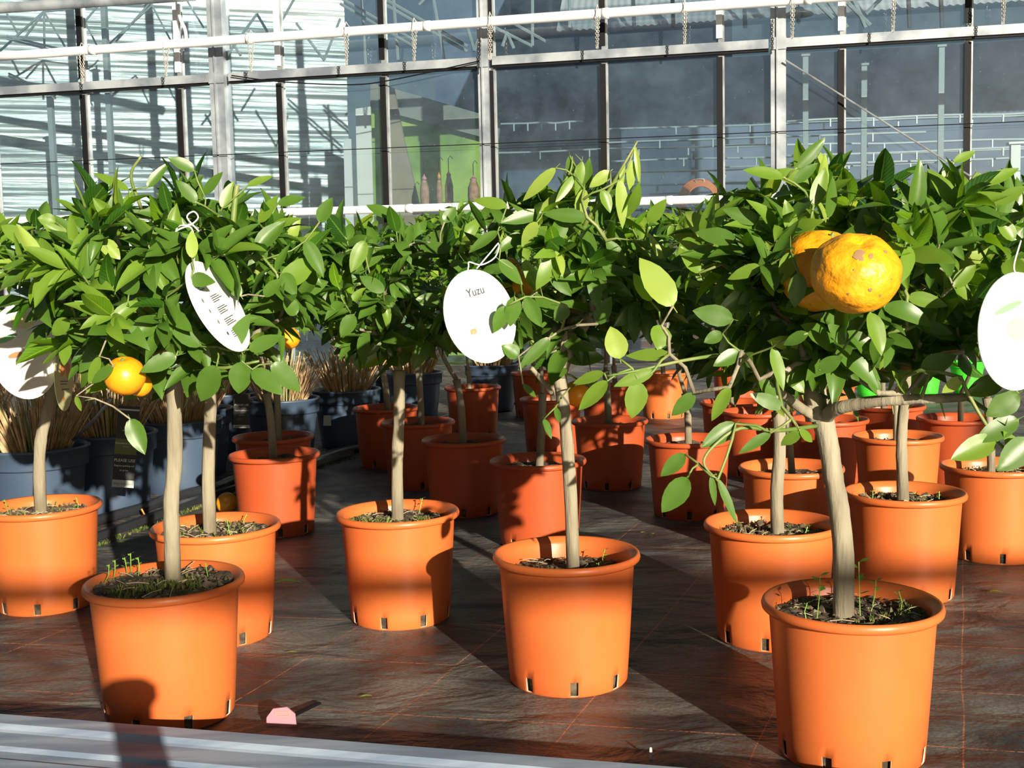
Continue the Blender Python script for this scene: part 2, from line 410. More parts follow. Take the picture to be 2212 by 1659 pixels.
for k, (s0, s1) in enumerate(((1.325, 1.475), (3.885, 3.985), (6.415, 6.545))):
    mb = MB(); c = (s0 + s1) / 2
    ww = s1 - s0
    mb.box(W(c, -.05, 2.1), (ww * .96, .012, 4.4), 0, rotW)
    mb.box(W(s0 + .008, .0, 2.1), (.012, .11, 4.4), 0, rotW)
    mb.box(W(s1 - .008, .0, 2.1), (.012, .11, 4.4), 0, rotW)
    mb.box(W(s0 + ww * .42, -.062, 2.1), (.014, .022, 4.4), 0, rotW)
    mb.box(W(c, -.064, GZ + .05), (ww * 1.02, .012, .10), 0, rotW)
    tag(mb.build('trim_%d' % tn, M['galv']), kind='structure'); tn += 1
wn = 1
for i in range(-2, 9):
    for (z0, z1) in ((.02, GZ), (GZ + .09, 4.5)):
        a = W(i + .03, .02, z0); b = W(i + .97, .02, z0)
        mb = MB(); mb.prism([a, b, Vector((b.x, b.y, z1)), Vector((a.x, a.y, z1))], Vector((math.sin(WT), math.cos(WT), 0)) * .005)
        tag(mb.build('window_%d' % wn, M['glass']), kind='structure'); wn += 1

def pipe_thing(name, a, b, r, mt, label, cat, couplers=()):
    mb = MB(); n = 12
    mb.tube([Vector(a).lerp(Vector(b), k / n) for k in range(n + 1)], r, 16)
    for t_ in couplers:
        p = Vector(a).lerp(Vector(b), t_); d = (Vector(b) - Vector(a)).normalized()
        mb.tube([p - d * .03, p + d * .03], r * 1.1, 16)
    o = mb.build(name, mt, smooth=True)
    return tag(o, label, cat)
def fr(px, py, off): s_, z_ = wp(px, py, off); return W(s_, off, z_)
pipe_thing('heating_pipe', fr(-80, 128, -.25), fr(2300, -42, -.25), .042, M['white_paint'], 'long white pipe with chains hanging from it, across the glass wall', 'pipe', (.14, .3, .47, .63, .8))
pipe_thing('heating_pipe', fr(-80, 480, -.25), fr(2320, 406, -.25), .036, M['white_paint'], 'low white pipe running along the glass wall just above the treetops', 'pipe', (.2, .45, .68, .86))
pipe_thing('heating_pipe', fr(-80, 23, -.32), fr(420, -10, -.32), .048, M['galv'], 'thick grey pipe at the top left corner above the white pipe', 'pipe')
a, b = fr(1697, 130, -.1), fr(2098, 382, -.1)
tag(MB().tube([a, b], .0075, 6).build('brace_wire', M['alu']), 'taut diagonal steel brace wire slanting down from the right column', 'wire')
mb = MB(); mb.tube([W(s_, -.09, 1.985 - .005 * s_) for s_ in (-2, 1.4, 4, 6.5, 10)], .004, 5)
tag(mb.build('guide_wire', M['rubber']), 'thin dark horizontal wire stretched across the glass below the girt', 'wire')
mb = MB(); mb.tube(smooth_path([fr(500, 163, -.1), fr(600, 176, -.1), fr(760, 183, -.1), fr(860, 170, -.1), fr(1035, 132, -.1)], 5), .006, 5)
tag(mb.build('cable', M['rubber']), 'thin sagging black cable under the girt between the left and middle columns', 'cable')
# bent conduit near the second mullion
mb = MB(); mb.tube(smooth_path([fr(385, -20, -.1), fr(388, 35, -.1), fr(400, 65, -.1), fr(401, 92, -.1), fr(390, 112, -.1)], 5), .016, 8)
tag(mb.build('drain_pipe', M['white_paint'], smooth=True), 'short kinked white pipe passing behind the upper white pipe, left', 'pipe')

# chains: closed loops hung over the upper pipe
def chain(px, py_top, length_px, wpx, label):
    off = -.25
    s0, z0 = wp(px, py_top, off)
    sc_ = W(s0, off, 0).y / F_PX
    L = length_px * sc_; hw = wpx * sc_ / 2
    path = []
    n = 16
    for k in range(n + 1): path.append((-hw * (1 - .6 * k / n), -L * k / n))
    for k in range(1, n + 1): path.append((-hw * .4 + hw * 1.4 * k / n, -L + L * k / n))
    mb = MB()
    for k in range(len(path) - 1):
        (x0, y0), (x1, y1) = path[k], path[k + 1]
        p0 = W(s0 + x0, off - .05, z0 + y0); p1 = W(s0 + x1, off - .05, z0 + y1)
        c = (p0 + p1) / 2; d = (p1 - p0); hl = d.length * .62; d.normalize()
        side = Vector((0, 1, 0)) if k % 2 else Vector((math.cos(WT), -math.sin(WT), 0))
        side = (side - d * side.dot(d)).normalized()
        ring = [c + d * hl * math.cos(t_ * PI / 4) + side * .0095 * math.sin(t_ * PI / 4) for t_ in range(9)]
        mb.tube(ring, .0032, 5, cap=False)
    mb.tube([W(s0 - hw, off - .05, z0), W(s0 - hw * .6, off - .055, z0 + .05), W(s0, off - .05, z0 + .098), W(s0 + hw * .6, off + .03, z0 + .06)], .004, 5)
    tag(mb.build('chain', M['chain']), label, 'chain', 'chains hanging from the white pipe')
for px, py, L, wd, lb in (
    (183, 118, 62, 11, 'leftmost chain loop on the white pipe, over a dark glazing bar'),
    (364, 104, 60, 12, 'chain loop on the white pipe just left of the kinked pipe'),
    (547, 92, 62, 12, 'pale chain loop on the white pipe, just right of the left column'),
    (752, 74, 66, 8, 'dark thin chain loop between the left and middle columns'),
    (898, 66, 64, 9, 'bright chain loop on the white pipe left of the middle column'),
    (1061, 54, 74, 6, 'narrow chain hanging just right of the middle column'),
    (1292, 38, 66, 7, 'chain on the white pipe beside the first bar right of the middle column'),
    (1480, 26, 68, 5, 'narrow chain midway between the middle and right columns'),
    (1712, 10, 72, 6, 'chain hanging in front of the dark pendant lamp'),
    (1929, -4, 72, 5, 'chain hanging above the diagonal brace wire'),
    (2166, -14, 66, 6, 'rightmost chain, near the top right corner')):
    chain(px, py, L, wd, lb)

# ------------------------------------------------------------------ inside the glasshouse
f = MB(); a, b, c, d = W(-3, .3, .0), W(11, .3, 0), W(11, 9, 0), W(-3, 9, 0)
rr = random.Random(5)
mb = MB(); p0, p1 = W(4.6, 5.0, 0), W(14, 5.0, 0)
mb.prism([p0, p1, p1 + Vector((0, 0, 3.5)), p0 + Vector((0, 0, 3.5))], (.03, .15, 0))
tag(mb.build('wall_back', M['interior']), kind='structure')
mb = MB(); p0, p1 = W(1.8, 6.2, 0), W(6.0, 6.2, 0)
mb.prism([p0, p1, p1 + Vector((0, 0, 6)), p0 + Vector((0, 0, 6))], (.03, .15, 0))
tag(mb.build('wall_middle', M['interior']), kind='structure')
# brick plinth
o = MB().box((0, 0, .68), (9, .12, 1.36)).build('wall_plinth', M['brick'], loc=W(8.6, 2.2, 0)); o.rotation_euler = (0, 0, -WT)
tag(o, kind='structure')
# corrugated roof sheet above right
mb = MB(); n = 520; vs = []; fs = []
for k in range(n + 1):
    s_ = 4.2 + 9.5 * k / n; dz = .008 * math.cos(k * PI / 2)
    vs += [W(s_, 2.4, 3.42 + dz), W(s_, 4.6, 5.6 + dz)]
for k in range(n): fs.append((2 * k, 2 * k + 2, 2 * k + 3, 2 * k + 1))
mb.add(vs, fs)
tag(mb.build('ceiling', M['roof_sheet'], smooth=True), kind='structure')
# foil sheet, left: rippled, added to mimic sunlit reflections; runs away to the right
mb = MB(); vs = []; fs = []; A0 = W(-2.6, .45, 0); dirs = Vector((.945, .327, 0)); nrm = Vector((-.327, .945, 0)); nz = 230; nx = 14
for iz in range(nz + 1):
    z = .1 + 4.6 * iz / nz
    amp = .0065 * math.sin(z * 61) + .006 * math.sin(z * 33 + 1) + .0015 * math.sin(z * 131)
    for ix in range(nx + 1):
        u = 4.9 * ix / nx
        wv_ = .012 * math.sin(u * 1.7 + z * 9) + .01 * math.sin(u * 3.1 - z * 5)
        vs.append(A0 + dirs * u + nrm * (amp + wv_) + Vector((0, 0, z)))
for iz in range(nz):
    for ix in range(nx):
        q = iz * (nx + 1) + ix; fs.append((q, q + 1, q + nx + 2, q + nx + 1))
mb.add(vs, fs)
tag(mb.build('shade_screen', M['foil'], smooth=True), 'pale rippled foil shade screen shining behind the glass at left', 'screen')
# the lime green board wall, its grey top board and the tan board
def panel(name, pxs, off, th, mt, label, cat, floor_=True):
    pts = [fr(x, y, off) for x, y in pxs]
    for p in pts:
        if floor_ and p.z < 1.45: p.z = 0.0
    o_ = MB().prism(pts, Vector((math.sin(WT), math.cos(WT), 0)) * th).build(name, mt)
    return tag(o_, label, cat)
panel('painted_board', [(800, 470), (1068, 462), (1075, 300), (800, 225)], 1.3, .05, M['green_wall'], 'lime green painted board wall seen through the glass left of the middle column', 'board')
panel('top_board', [(800, 232), (1075, 305), (1080, 258), (880, 200), (800, 178)], 1.2, .05, M['greybeam'], 'sloping grey board along the top of the lime green wall', 'board')
panel('wooden_board', [(838, 470), (908, 455), (872, 300), (850, 190), (838, 185)], .9, .04, M['tan_board'], 'tall tan tapering board leaning in front of the lime green wall', 'board')
panel('poster', [(768, 470), (806, 470), (800, 230), (768, 235)], 1.0, .02, M['label'], 'tall white sheet standing left of the tan board inside the glass', 'sheet')
panel('poster', [(742, 480), (762, 480), (758, 300), (742, 300)], .8, .02, M['white_paint'], 'narrow pale panel at the left of the tall white sheet', 'panel')
for x, y0, y1, wd, lb in ((918, 380, 445, 20, 'hanging wrapped bundle nearest the tan board, with pink top'), (950, 375, 445, 13, 'slim hanging bundle with an orange clip'),
                          (971, 372, 445, 18, 'hanging bundle with a pointed tip, third from the tan board'), (1024, 382, 445, 26, 'widest hanging brown bundle, beside the middle column')):
    e = empty('hanging_bundle', fr(x, y1, .7)); tag(e, lb, 'bundle', 'bundles hanging at the lime green wall')
    k_ = e.location.y / F_PX; h_ = (y1 - y0) * k_; r_ = wd * k_ / 2
    mb = MB(); mb.lathe([(r_ * .9, 0), (r_, h_ * .3), (r_ * .95, h_ * .6), (r_ * .5, h_ * .85), (r_ * .12, h_)], 10); mb.build('wrapping', M['bag'], e, smooth=True)
    mb = MB(); mb.lathe([(r_ * .3, h_ * .82), (r_ * .6, h_ * .9), (r_ * .2, h_ * .98), (.002, h_ * 1.05)], 8); mb.build('ribbon', M['print_orange'] if x == 950 else M['bag_pink'], e, smooth=True)
    mb = MB(); mb.tube([(0, 0, h_), (0, 0, h_ + .12), (.02, 0, h_ + .15), (.04, 0, h_ + .12)], .004, 5); mb.build('hook', M['rubber'], e)
# shelves' pale edges (long horizontal strips) on the right
rr = random.Random(8)
shelving = empty('shelving', W(8.3, 3.2, 0)); tag(shelving, 'tiers of thin pale shelf rails dimly seen through the right-hand glass', 'shelving')
for py, off, x0, x1 in ((243, 3.2, 1700, 2260), (250, 3.0, 1080, 1260), (262, 3.3, 1300, 2260), (290, 3.0, 1310, 2000), (300, 3.6, 1560, 2260), (312, 3.2, 1060, 1700), (318, 3.0, 1700, 2260), (331, 3.4, 1320, 2260), (344, 3.1, 1560, 2260), (356, 3.3, 1300, 2100)):
    dy = rr.uniform(-3, 3) - (x1 - x0) * .03
    pts = [fr(x0 + (x1 - x0) * t_ / 6, py + 18 + dy * t_ / 6 + rr.uniform(-1.6, 1.6), off) for t_ in range(7)]
    mb = MB(); mb.tube(smooth_path(pts, 3), .011, 6)
    for t_ in range(1, 6): mb.box(pts[t_] - Vector((0, 0, .04)), (.015, .02, .09))
    o = mb.build('rail', M['screen_strip'], shelving); o.location = -shelving.location
for s_ in (5.6, 7.5, 9.4, 11.3):
    o = MB().box(W(s_, 3.35, 1.15), (.04, .04, 2.3), 0, rotW).build('upright', M['interior'], shelving); o.location = -shelving.location
# posts and trusses inside
for x, y0, y1, off, wd, lb in ((120, 200, 420, .25, .05, 'faint pale post inside the glass at far left'), (248, 5, 470, .25, .05, 'pale post inside behind the second pane'),
                               (1740, 120, 300, 1.2, .05, 'faint post inside just right of the right column'), (1866, 140, 290, 1.2, .05, 'faint post inside behind the brace wire'),
                               (2032, 100, 280, 1.2, .05, 'faint post inside left of the last dark glazing bar'), (2190, 310, 470, 1.0, .08, 'pale short post inside at the far right edge')):
    p = fr(x, y1, off); q = fr(x, y0, off); q = Vector((p.x, p.y, q.z)); p.z = 0.0
    mb = MB(); mb.box((p.x, p.y, (p.z + q.z) / 2), (wd, wd, q.z - p.z), 0, rotW)
    mb.box((p.x, p.y, q.z), (wd * 1.6, wd * 1.6, .02), 0, rotW)
    tag(mb.build('inner_post', M['truss']), lb, 'post')
def truss(name, segs, off, r, label):
    mb = MB()
    for (x0, y0, x1, y1) in segs: mb.tube([fr(x0, y0, off), fr(x1, y1, off)], r, 6)
    tag(mb.build(name, M['truss']), label, 'truss')
truss('roof_truss', [(0, 110, 95, 25), (95, 25, 140, 100), (95, 25, 55, 80), (95, 25, 96, 120), (15, 30, 40, 75), (15, 78, 125, 105), (15, 84, 125, 111), (95, 25, 215, 12)], .35, .012, 'thin braced roof truss inside behind the top left pane')
truss('roof_truss', [(225, 5, 226, 160), (160, 75, 230, -10), (185, 50, 215, 110), (325, 5, 370, 90), (325, 5, 250, 90), (230, 100, 330, 10), (400, -5, 440, 60)], .35, .010, 'thin braced truss inside behind the second top pane')
truss('roof_truss', [(490, 120, 555, 30), (555, 30, 590, 90), (600, 60, 640, -10), (640, 50, 700, 130), (700, 130, 735, 40), (520, 120, 500, 90), (735, -5, 900, 90), (735, 8, 900, 104)], .6, .014, 'braced truss inside between the left and middle columns')
truss('roof_truss', [(850, -5, 860, 130), (905, 10, 935, -20), (935, -10, 960, 130), (835, 0, 1010, 100), (835, 12, 1010, 112), (1010, 60, 1025, 110), (1025, 110, 1040, 60), (780, -10, 790, 140)], .7, .016, 'heavier braced truss inside just left of the middle column')
truss('roof_truss', [(1070, 60, 1150, 100), (1090, 40, 1180, 90), (1150, -10, 1150, 99), (1230, -5, 1230, 60), (1270, 20, 1300, 60), (1085, 100, 1095, 70), (1095, 70, 1110, 105)], .9, .016, 'braced truss inside just right of the middle column')
truss('roof_truss', [(1840, -10, 1870, 60), (1870, 30, 1905, -5), (1825, 0, 1880, 55), (1760, 0, 1800, 40), (1780, -10, 1830, 60)], .9, .02, 'dark brace inside beside the pendant lamp')
for k, x in enumerate((1100, 1190, 1370, 1455, 1610, 1965, 2035)):
    p = fr(x, 60, 2.3); q = fr(x - 3, -15, 2.3)
    tag(MB().tube([p, q], .022, 6).build('trim_%d' % (40 + k), M['steel_dark']), kind='structure')
p = fr(1725, 30, .8)
e = empty('pendant_lamp', p); tag(e, 'dark wide pendant lamp inside the glass beside the right column', 'lamp')
MB().lathe([(.001, .06), (.04, .055), (.06, .03), (.12, .005), (.135, -.012), (.13, -.014), (.11, .0), (.04, .02), (.001, .025)], 28).build('lamp_shade', M['steel_dark'], e, smooth=True)
MB().tube([(0, 0, .05), (0, 0, .6)], .008, 8).build('stem', M['steel_dark'], e)
MB().lathe([(.001, -.09), (.018, -.08), (.02, -.03), (.015, .02)], 12).build('bulb_holder', M['steel_dark'], e, smooth=True)
# coil of orange hose at the brick
e = empty('garden_hose', fr(1512, 440, 1.4)); tag(e, 'coil of orange hose hanging at the brick wall behind the glass', 'hose')
mb = MB()
for k in range(6):
    R0 = .15 + .012 * k
    mb.tube([(R0 * math.cos(t_ * PI / 12), .02 * k - .05, R0 * 1.15 * math.sin(t_ * PI / 12)) for t_ in range(25)], .011, 6, cap=False)
mb.build('coil', M['hose_orange'], e, smooth=True)
MB().tube([(-.05, 0, .15), (-.04, 0, .24), (.04, 0, .24), (.05, 0, .15)], .006, 5).build('hook', M['alu'], e)

# the glasshouse frame behind the camera that throws the soft level band across the pots
o = MB().box((0, 0, 0), (11, .06, .055)).build('trim_%d' % tn, M['galv'], loc=(2.5, -5.0, 2.055)); tag(o, kind='structure'); tn += 1
o = MB().box((0, 0, 1.8), (.07, .09, 3.6)).build('trim_%d' % tn, M['galv'], loc=(5.4, -5.0, 0)); tag(o, kind='structure'); tn += 1

# ------------------------------------------------------------------ pots
POT_H, POT_R = .247, .14
def make_pot_mesh(name, rim, top, base, H, mt, hole=True, lip=.015, band=None, soil_drop=.03, nseg=96):
    mb = MB(); n = nseg; th = .0035
    zs = [0, .004, .03, .05, H * .35, H * .6, H * .85, H - lip]
    hs = set()
    if hole:
        for h in range(8):
            k0 = int(n * h / 8) + 3
            hs |= {k0 % n, (k0 + 1) % n}
    def rad(z):
        t_ = z / (H - lip)
        r = base + (top - base) * (t_ ** .9)
        return r - .003 * (1 if z < .001 else 0)
    for z in zs:
        for k in range(n):
            t_ = 2 * PI * k / n; mb.v.append((rad(z) * math.cos(t_), rad(z) * math.sin(t_), z))
    off = len(mb.v)
    for z in zs:
        for k in range(n):
            t_ = 2 * PI * k / n; r = rad(z) - th; mb.v.append((r * math.cos(t_), r * math.sin(t_), z))
    for i in range(len(zs) - 1):
        for k in range(n):
            k2 = (k + 1) % n
            if i == 1 and k in hs:
                for (p, q) in (((i, k), (i, k2)), ((i + 1, k2), (i + 1, k))):
                    mb.f.append((p[0] * n + p[1], q[0] * n + q[1], off + q[0] * n + q[1], off + p[0] * n + p[1])); mb.mi.append(1)
                if (k - 1) % n not in hs: mb.f.append((i * n + k, off + i * n + k, off + (i + 1) * n + k, (i + 1) * n + k)); mb.mi.append(1)
                if k2 not in hs: mb.f.append((i * n + k2, (i + 1) * n + k2, off + (i + 1) * n + k2, off + i * n + k2)); mb.mi.append(1)
                continue
            mb.f.append((i * n + k, i * n + k2, (i + 1) * n + k2, (i + 1) * n + k)); mb.mi.append(0)
            mb.f.append((off + i * n + k, off + (i + 1) * n + k, off + (i + 1) * n + k2, off + i * n + k2)); mb.mi.append(0)
    # lip
    r0 = top; z0 = H - lip
    if band is None:
        prof = [(r0, z0), (rim - .004, z0 - .001), (rim - .001, z0 + .002), (rim, z0 + lip * .45), (rim - .0015, z0 + lip * .8), (rim - .0045, H), (rim - .008, z0 + lip * .88), (top - .006, z0 + lip * .4), (top - .008, z0), (top - .012, H - .06)]
    else:
        prof = [(r0 - .002, z0 - band), (rim - .004, z0 - band - .001), (rim - .003, z0 - band + .004), (rim - .002, z0), (rim + .004, z0 + .003), (rim + .004, H - .003), (rim, H), (rim - .006, H - .002), (rim - .008, z0 - .04)]
    mb.lathe(prof, n)
    me_o = mb.build(name, [mt, M['chalk']], smooth=True)
    me = me_o.data; bpy.data.objects.remove(me_o)
    return me
POT = make_pot_mesh('pot', .140, .128, .112, POT_H, M['terracotta'])
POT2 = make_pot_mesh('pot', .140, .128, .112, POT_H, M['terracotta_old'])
BLUE = make_pot_mesh('pot', .158, .150, .120, .27, M['slate'], hole=False, lip=.012, band=.05)
LIME = make_pot_mesh('pot', .105, .100, .075, .20, M['lime'], hole=False, lip=.01, band=.03)

def soil_mesh(seed, r, zt, clods=70, moss=40, straw=10, base_r=.105):
    rr = random.Random(seed); mb = MB()
    n = 40; rings = [0, .2, .4, .6, .8, .93, 1.0]
    vs = [(0, 0, zt + .004)]
    for q in rings[1:]:
        for k in range(n):
            t_ = 2 * PI * k / n; x, y = r * q * math.cos(t_), r * q * math.sin(t_)
            z = zt + .010 * mnoise.noise(Vector((x * 22 + seed * 3.1, y * 22, 0))) + .006 * mnoise.noise(Vector((x * 70, y * 70, seed))) - (.004 if q == 1 else 0)
            vs.append((x, y, z))
    fs = [(0, 1 + k, 1 + (k + 1) % n) for k in range(n)]
    for i in range(len(rings) - 2):
        for k in range(n):
            k2 = (k + 1) % n; a = 1 + i * n; b = a + n
            fs.append((a + k, b + k, b + k2, a + k2))
    a = 1 + (len(rings) - 2) * n
    b = len(vs)
    for k in range(n):
        t_ = 2 * PI * k / n; vs.append((base_r * math.cos(t_), base_r * math.sin(t_), .002))
    for k in range(n): fs.append((a + k, b + k, b + (k + 1) % n, a + (k + 1) % n))
    fs.append(tuple(range(b + n - 1, b - 1, -1)))
    mb.add(vs, fs, 0)
    for q in range(clods):
        rad = r * .93 * math.sqrt(rr.random()); t_ = rr.uniform(0, 2 * PI); s = rr.uniform(.002, .0068)
        if rr.random() < .12: s *= 1.6
        c = Vector((rad * math.cos(t_), rad * math.sin(t_), zt + s * .4))
        pts = []
        for (x, y, z) in ((1, 0, 0), (-1, 0, 0), (0, 1, 0), (0, -1, 0), (0, 0, 1), (0, 0, -1)):
            pts.append(c + Vector((x * s * rr.uniform(.6, 1.4), y * s * rr.uniform(.6, 1.4), z * s * rr.uniform(.3, .9))) + Vector((rr.uniform(-1, 1), rr.uniform(-1, 1), rr.uniform(-.5, .5))) * s * .4)
        mb.add(pts, [(0, 2, 4), (2, 1, 4), (1, 3, 4), (3, 0, 4), (2, 0, 5), (1, 2, 5), (3, 1, 5), (0, 3, 5)], 1)
    for q in range(straw):
        rad = r * .8 * math.sqrt(rr.random()); t_ = rr.uniform(0, 2 * PI); a_ = rr.uniform(0, 2 * PI); L = rr.uniform(.012, .04)
        c = Vector((rad * math.cos(t_), rad * math.sin(t_), zt + .008))
        d = Vector((math.cos(a_), math.sin(a_), rr.uniform(-.2, .5))) * L / 2
        mb.tube([c - d, c + Vector((0, 0, .002)), c + d], .0008, 4, 2)
    return mb
def moss_mesh(seed, r, zt, amount, sprouts=0, region=None):
    rr = random.Random(seed + 99); mb = MB()
    for q in range(amount):
        if region: cx, cy, cr_ = region[q % len(region)]; a_ = rr.uniform(0, 2 * PI); d_ = cr_ * math.sqrt(rr.random()); x, y = cx + d_ * math.cos(a_), cy + d_ * math.sin(a_)
        else: a_ = rr.uniform(0, 2 * PI); d_ = r * .92 * math.sqrt(rr.random()); x, y = d_ * math.cos(a_), d_ * math.sin(a_)
        if math.hypot(x, y) > r * .95: continue
        h = rr.uniform(.003, .011)
        for b_ in range(4):
            t_ = rr.uniform(0, 2 * PI); dx, dy = math.cos(t_) * h * .6, math.sin(t_) * h * .6
            p = Vector((x, y, zt)); s = Vector((-dy, dx, 0)) * .28
            mb.add([p - s, p + s, p + Vector((dx, dy, h))], [(0, 1, 2)], 0)
    for q in range(sprouts):
        a_ = rr.uniform(0, 2 * PI); d_ = r * rr.uniform(.3, .9); x, y = d_ * math.cos(a_), d_ * math.sin(a_)
        sprout(mb, Vector((x, y, zt)), rr.uniform(.02, .05), rr)
    return mb
def sprout(mb, p, h, rr):
    top = p + Vector((rr.uniform(-.01, .01), rr.uniform(-.01, .01), h))
    mb.tube([p, (p + top) / 2 + Vector((rr.uniform(-.004, .004), 0, 0)), top], .0009, 4, 1)
    for k in range(6):
        t_ = k * 2.4; c = top - Vector((0, 0, h * .12 * k)); d = Vector((math.cos(t_), math.sin(t_), .35)) * h * .22
        s = d.cross(Vector((0, 0, 1))).normalized() * h * .09
        mb.add([c, c + d * .5 + s, c + d, c + d * .5 - s], [(0, 1, 2, 3)], 1)

# ------------------------------------------------------------------ leaves
def leaf_template(hi):
    if hi: ts = [-.13, 0, .05, .16, .32, .5, .68, .84, .95, 1.0]; us = [-1, -.5, 0, .5, 1]
    else: ts = [-.12, .0, .2, .45, .72, 1.0]; us = [-1, 0, 1]
    def wd(t_):
        if t_ <= 0: return .035
        return max(.015, 2.62 * (t_ ** .60) * ((1.0 - t_) ** .92)) if t_ < 1 else .012
    v = []; uv = []
    for t_ in ts:
        for u in us:
            v.append((t_, u * wd(t_), u)); uv.append((u, max(t_, 0)))
    nu = len(us); fs = []
    for i in range(len(ts) - 1):
        for j in range(nu - 1):
            fs.append((i * nu + j, (i + 1) * nu + j, (i + 1) * nu + j + 1, i * nu + j + 1))
    return np.array(v), np.array(uv), np.array(fs)
LT = {True: leaf_template(True), False: leaf_template(False)}
def leaves_object(name, leaves, hi, parent):
    """leaves: list of (base, dir, normal, length, halfwidth, fold, droop, twist, matidx)"""
    tv, tuv, tf = LT[hi]; nv = len(tv); N = len(leaves)
    base = np.array([l[0] for l in leaves]); d = np.array([l[1] for l in leaves]); nn = np.array([l[2] for l in leaves])
    L = np.array([l[3] for l in leaves])[:, None]; Wd = np.array([l[4] for l in leaves])[:, None]
    fold = np.array([l[5] for l in leaves])[:, None]; droop = np.array([l[6] for l in leaves])[:, None]; tw = np.array([l[7] for l in leaves])[:, None]
    d = d / np.linalg.norm(d, axis=1)[:, None]
    nn = nn - d * (nn * d).sum(1)[:, None]; nn = nn / (np.linalg.norm(nn, axis=1)[:, None] + 1e-9)
    s = np.cross(d, nn)
    t_ = tv[:, 0][None, :]; wv_ = tv[:, 1][None, :]
    tc_ = np.clip(t_, 0, 1)
    a = t_ * L
    b = wv_ * Wd
    c = np.abs(wv_) * Wd * fold - droop * L * tc_ ** 2 + tw * b * tc_ * 6 * L + .05 * Wd * np.sin(tc_ * 14 + tw * 40) * np.abs(tv[:, 2][None, :])
    a = a - np.abs(droop) * .25 * L * tc_ ** 2
    P = base[:, None, :] + a[..., None] * d[:, None, :] + b[..., None] * s[:, None, :] + c[..., None] * nn[:, None, :]
    V = P.reshape(-1, 3)
    Fc = (tf[None, :, :] + (np.arange(N) * nv)[:, None, None]).reshape(-1, 4)
    me = bpy.data.meshes.new(name)
    me.vertices.add(len(V)); me.vertices.foreach_set('co', V.ravel())
    me.loops.add(len(Fc) * 4); me.loops.foreach_set('vertex_index', Fc.ravel().astype(np.int32))
    me.polygons.add(len(Fc)); me.polygons.foreach_set('loop_start', np.arange(0, len(Fc) * 4, 4, dtype=np.int32))
    me.polygons.foreach_set('loop_total', np.full(len(Fc), 4, dtype=np.int32))
    for k in ('leaf', 'leaf_bright', 'leaf_new'): me.materials.append(M[k])
    me.update(calc_edges=True)
    me.polygons.foreach_set('material_index', np.repeat(np.array([l[8] for l in leaves], dtype=np.int32), len(tf)))
    me.polygons.foreach_set('use_smooth', [True] * len(Fc))
    uvl = me.uv_layers.new(name='UVMap')
    UV = np.tile(tuv, (N, 1))[Fc.ravel()]
    uvl.data.foreach_set('uv', UV.ravel())
    me.validate(); me.update()
    o = bpy.data.objects.new(name, me); COL.objects.link(o); o.parent = parent
    return o

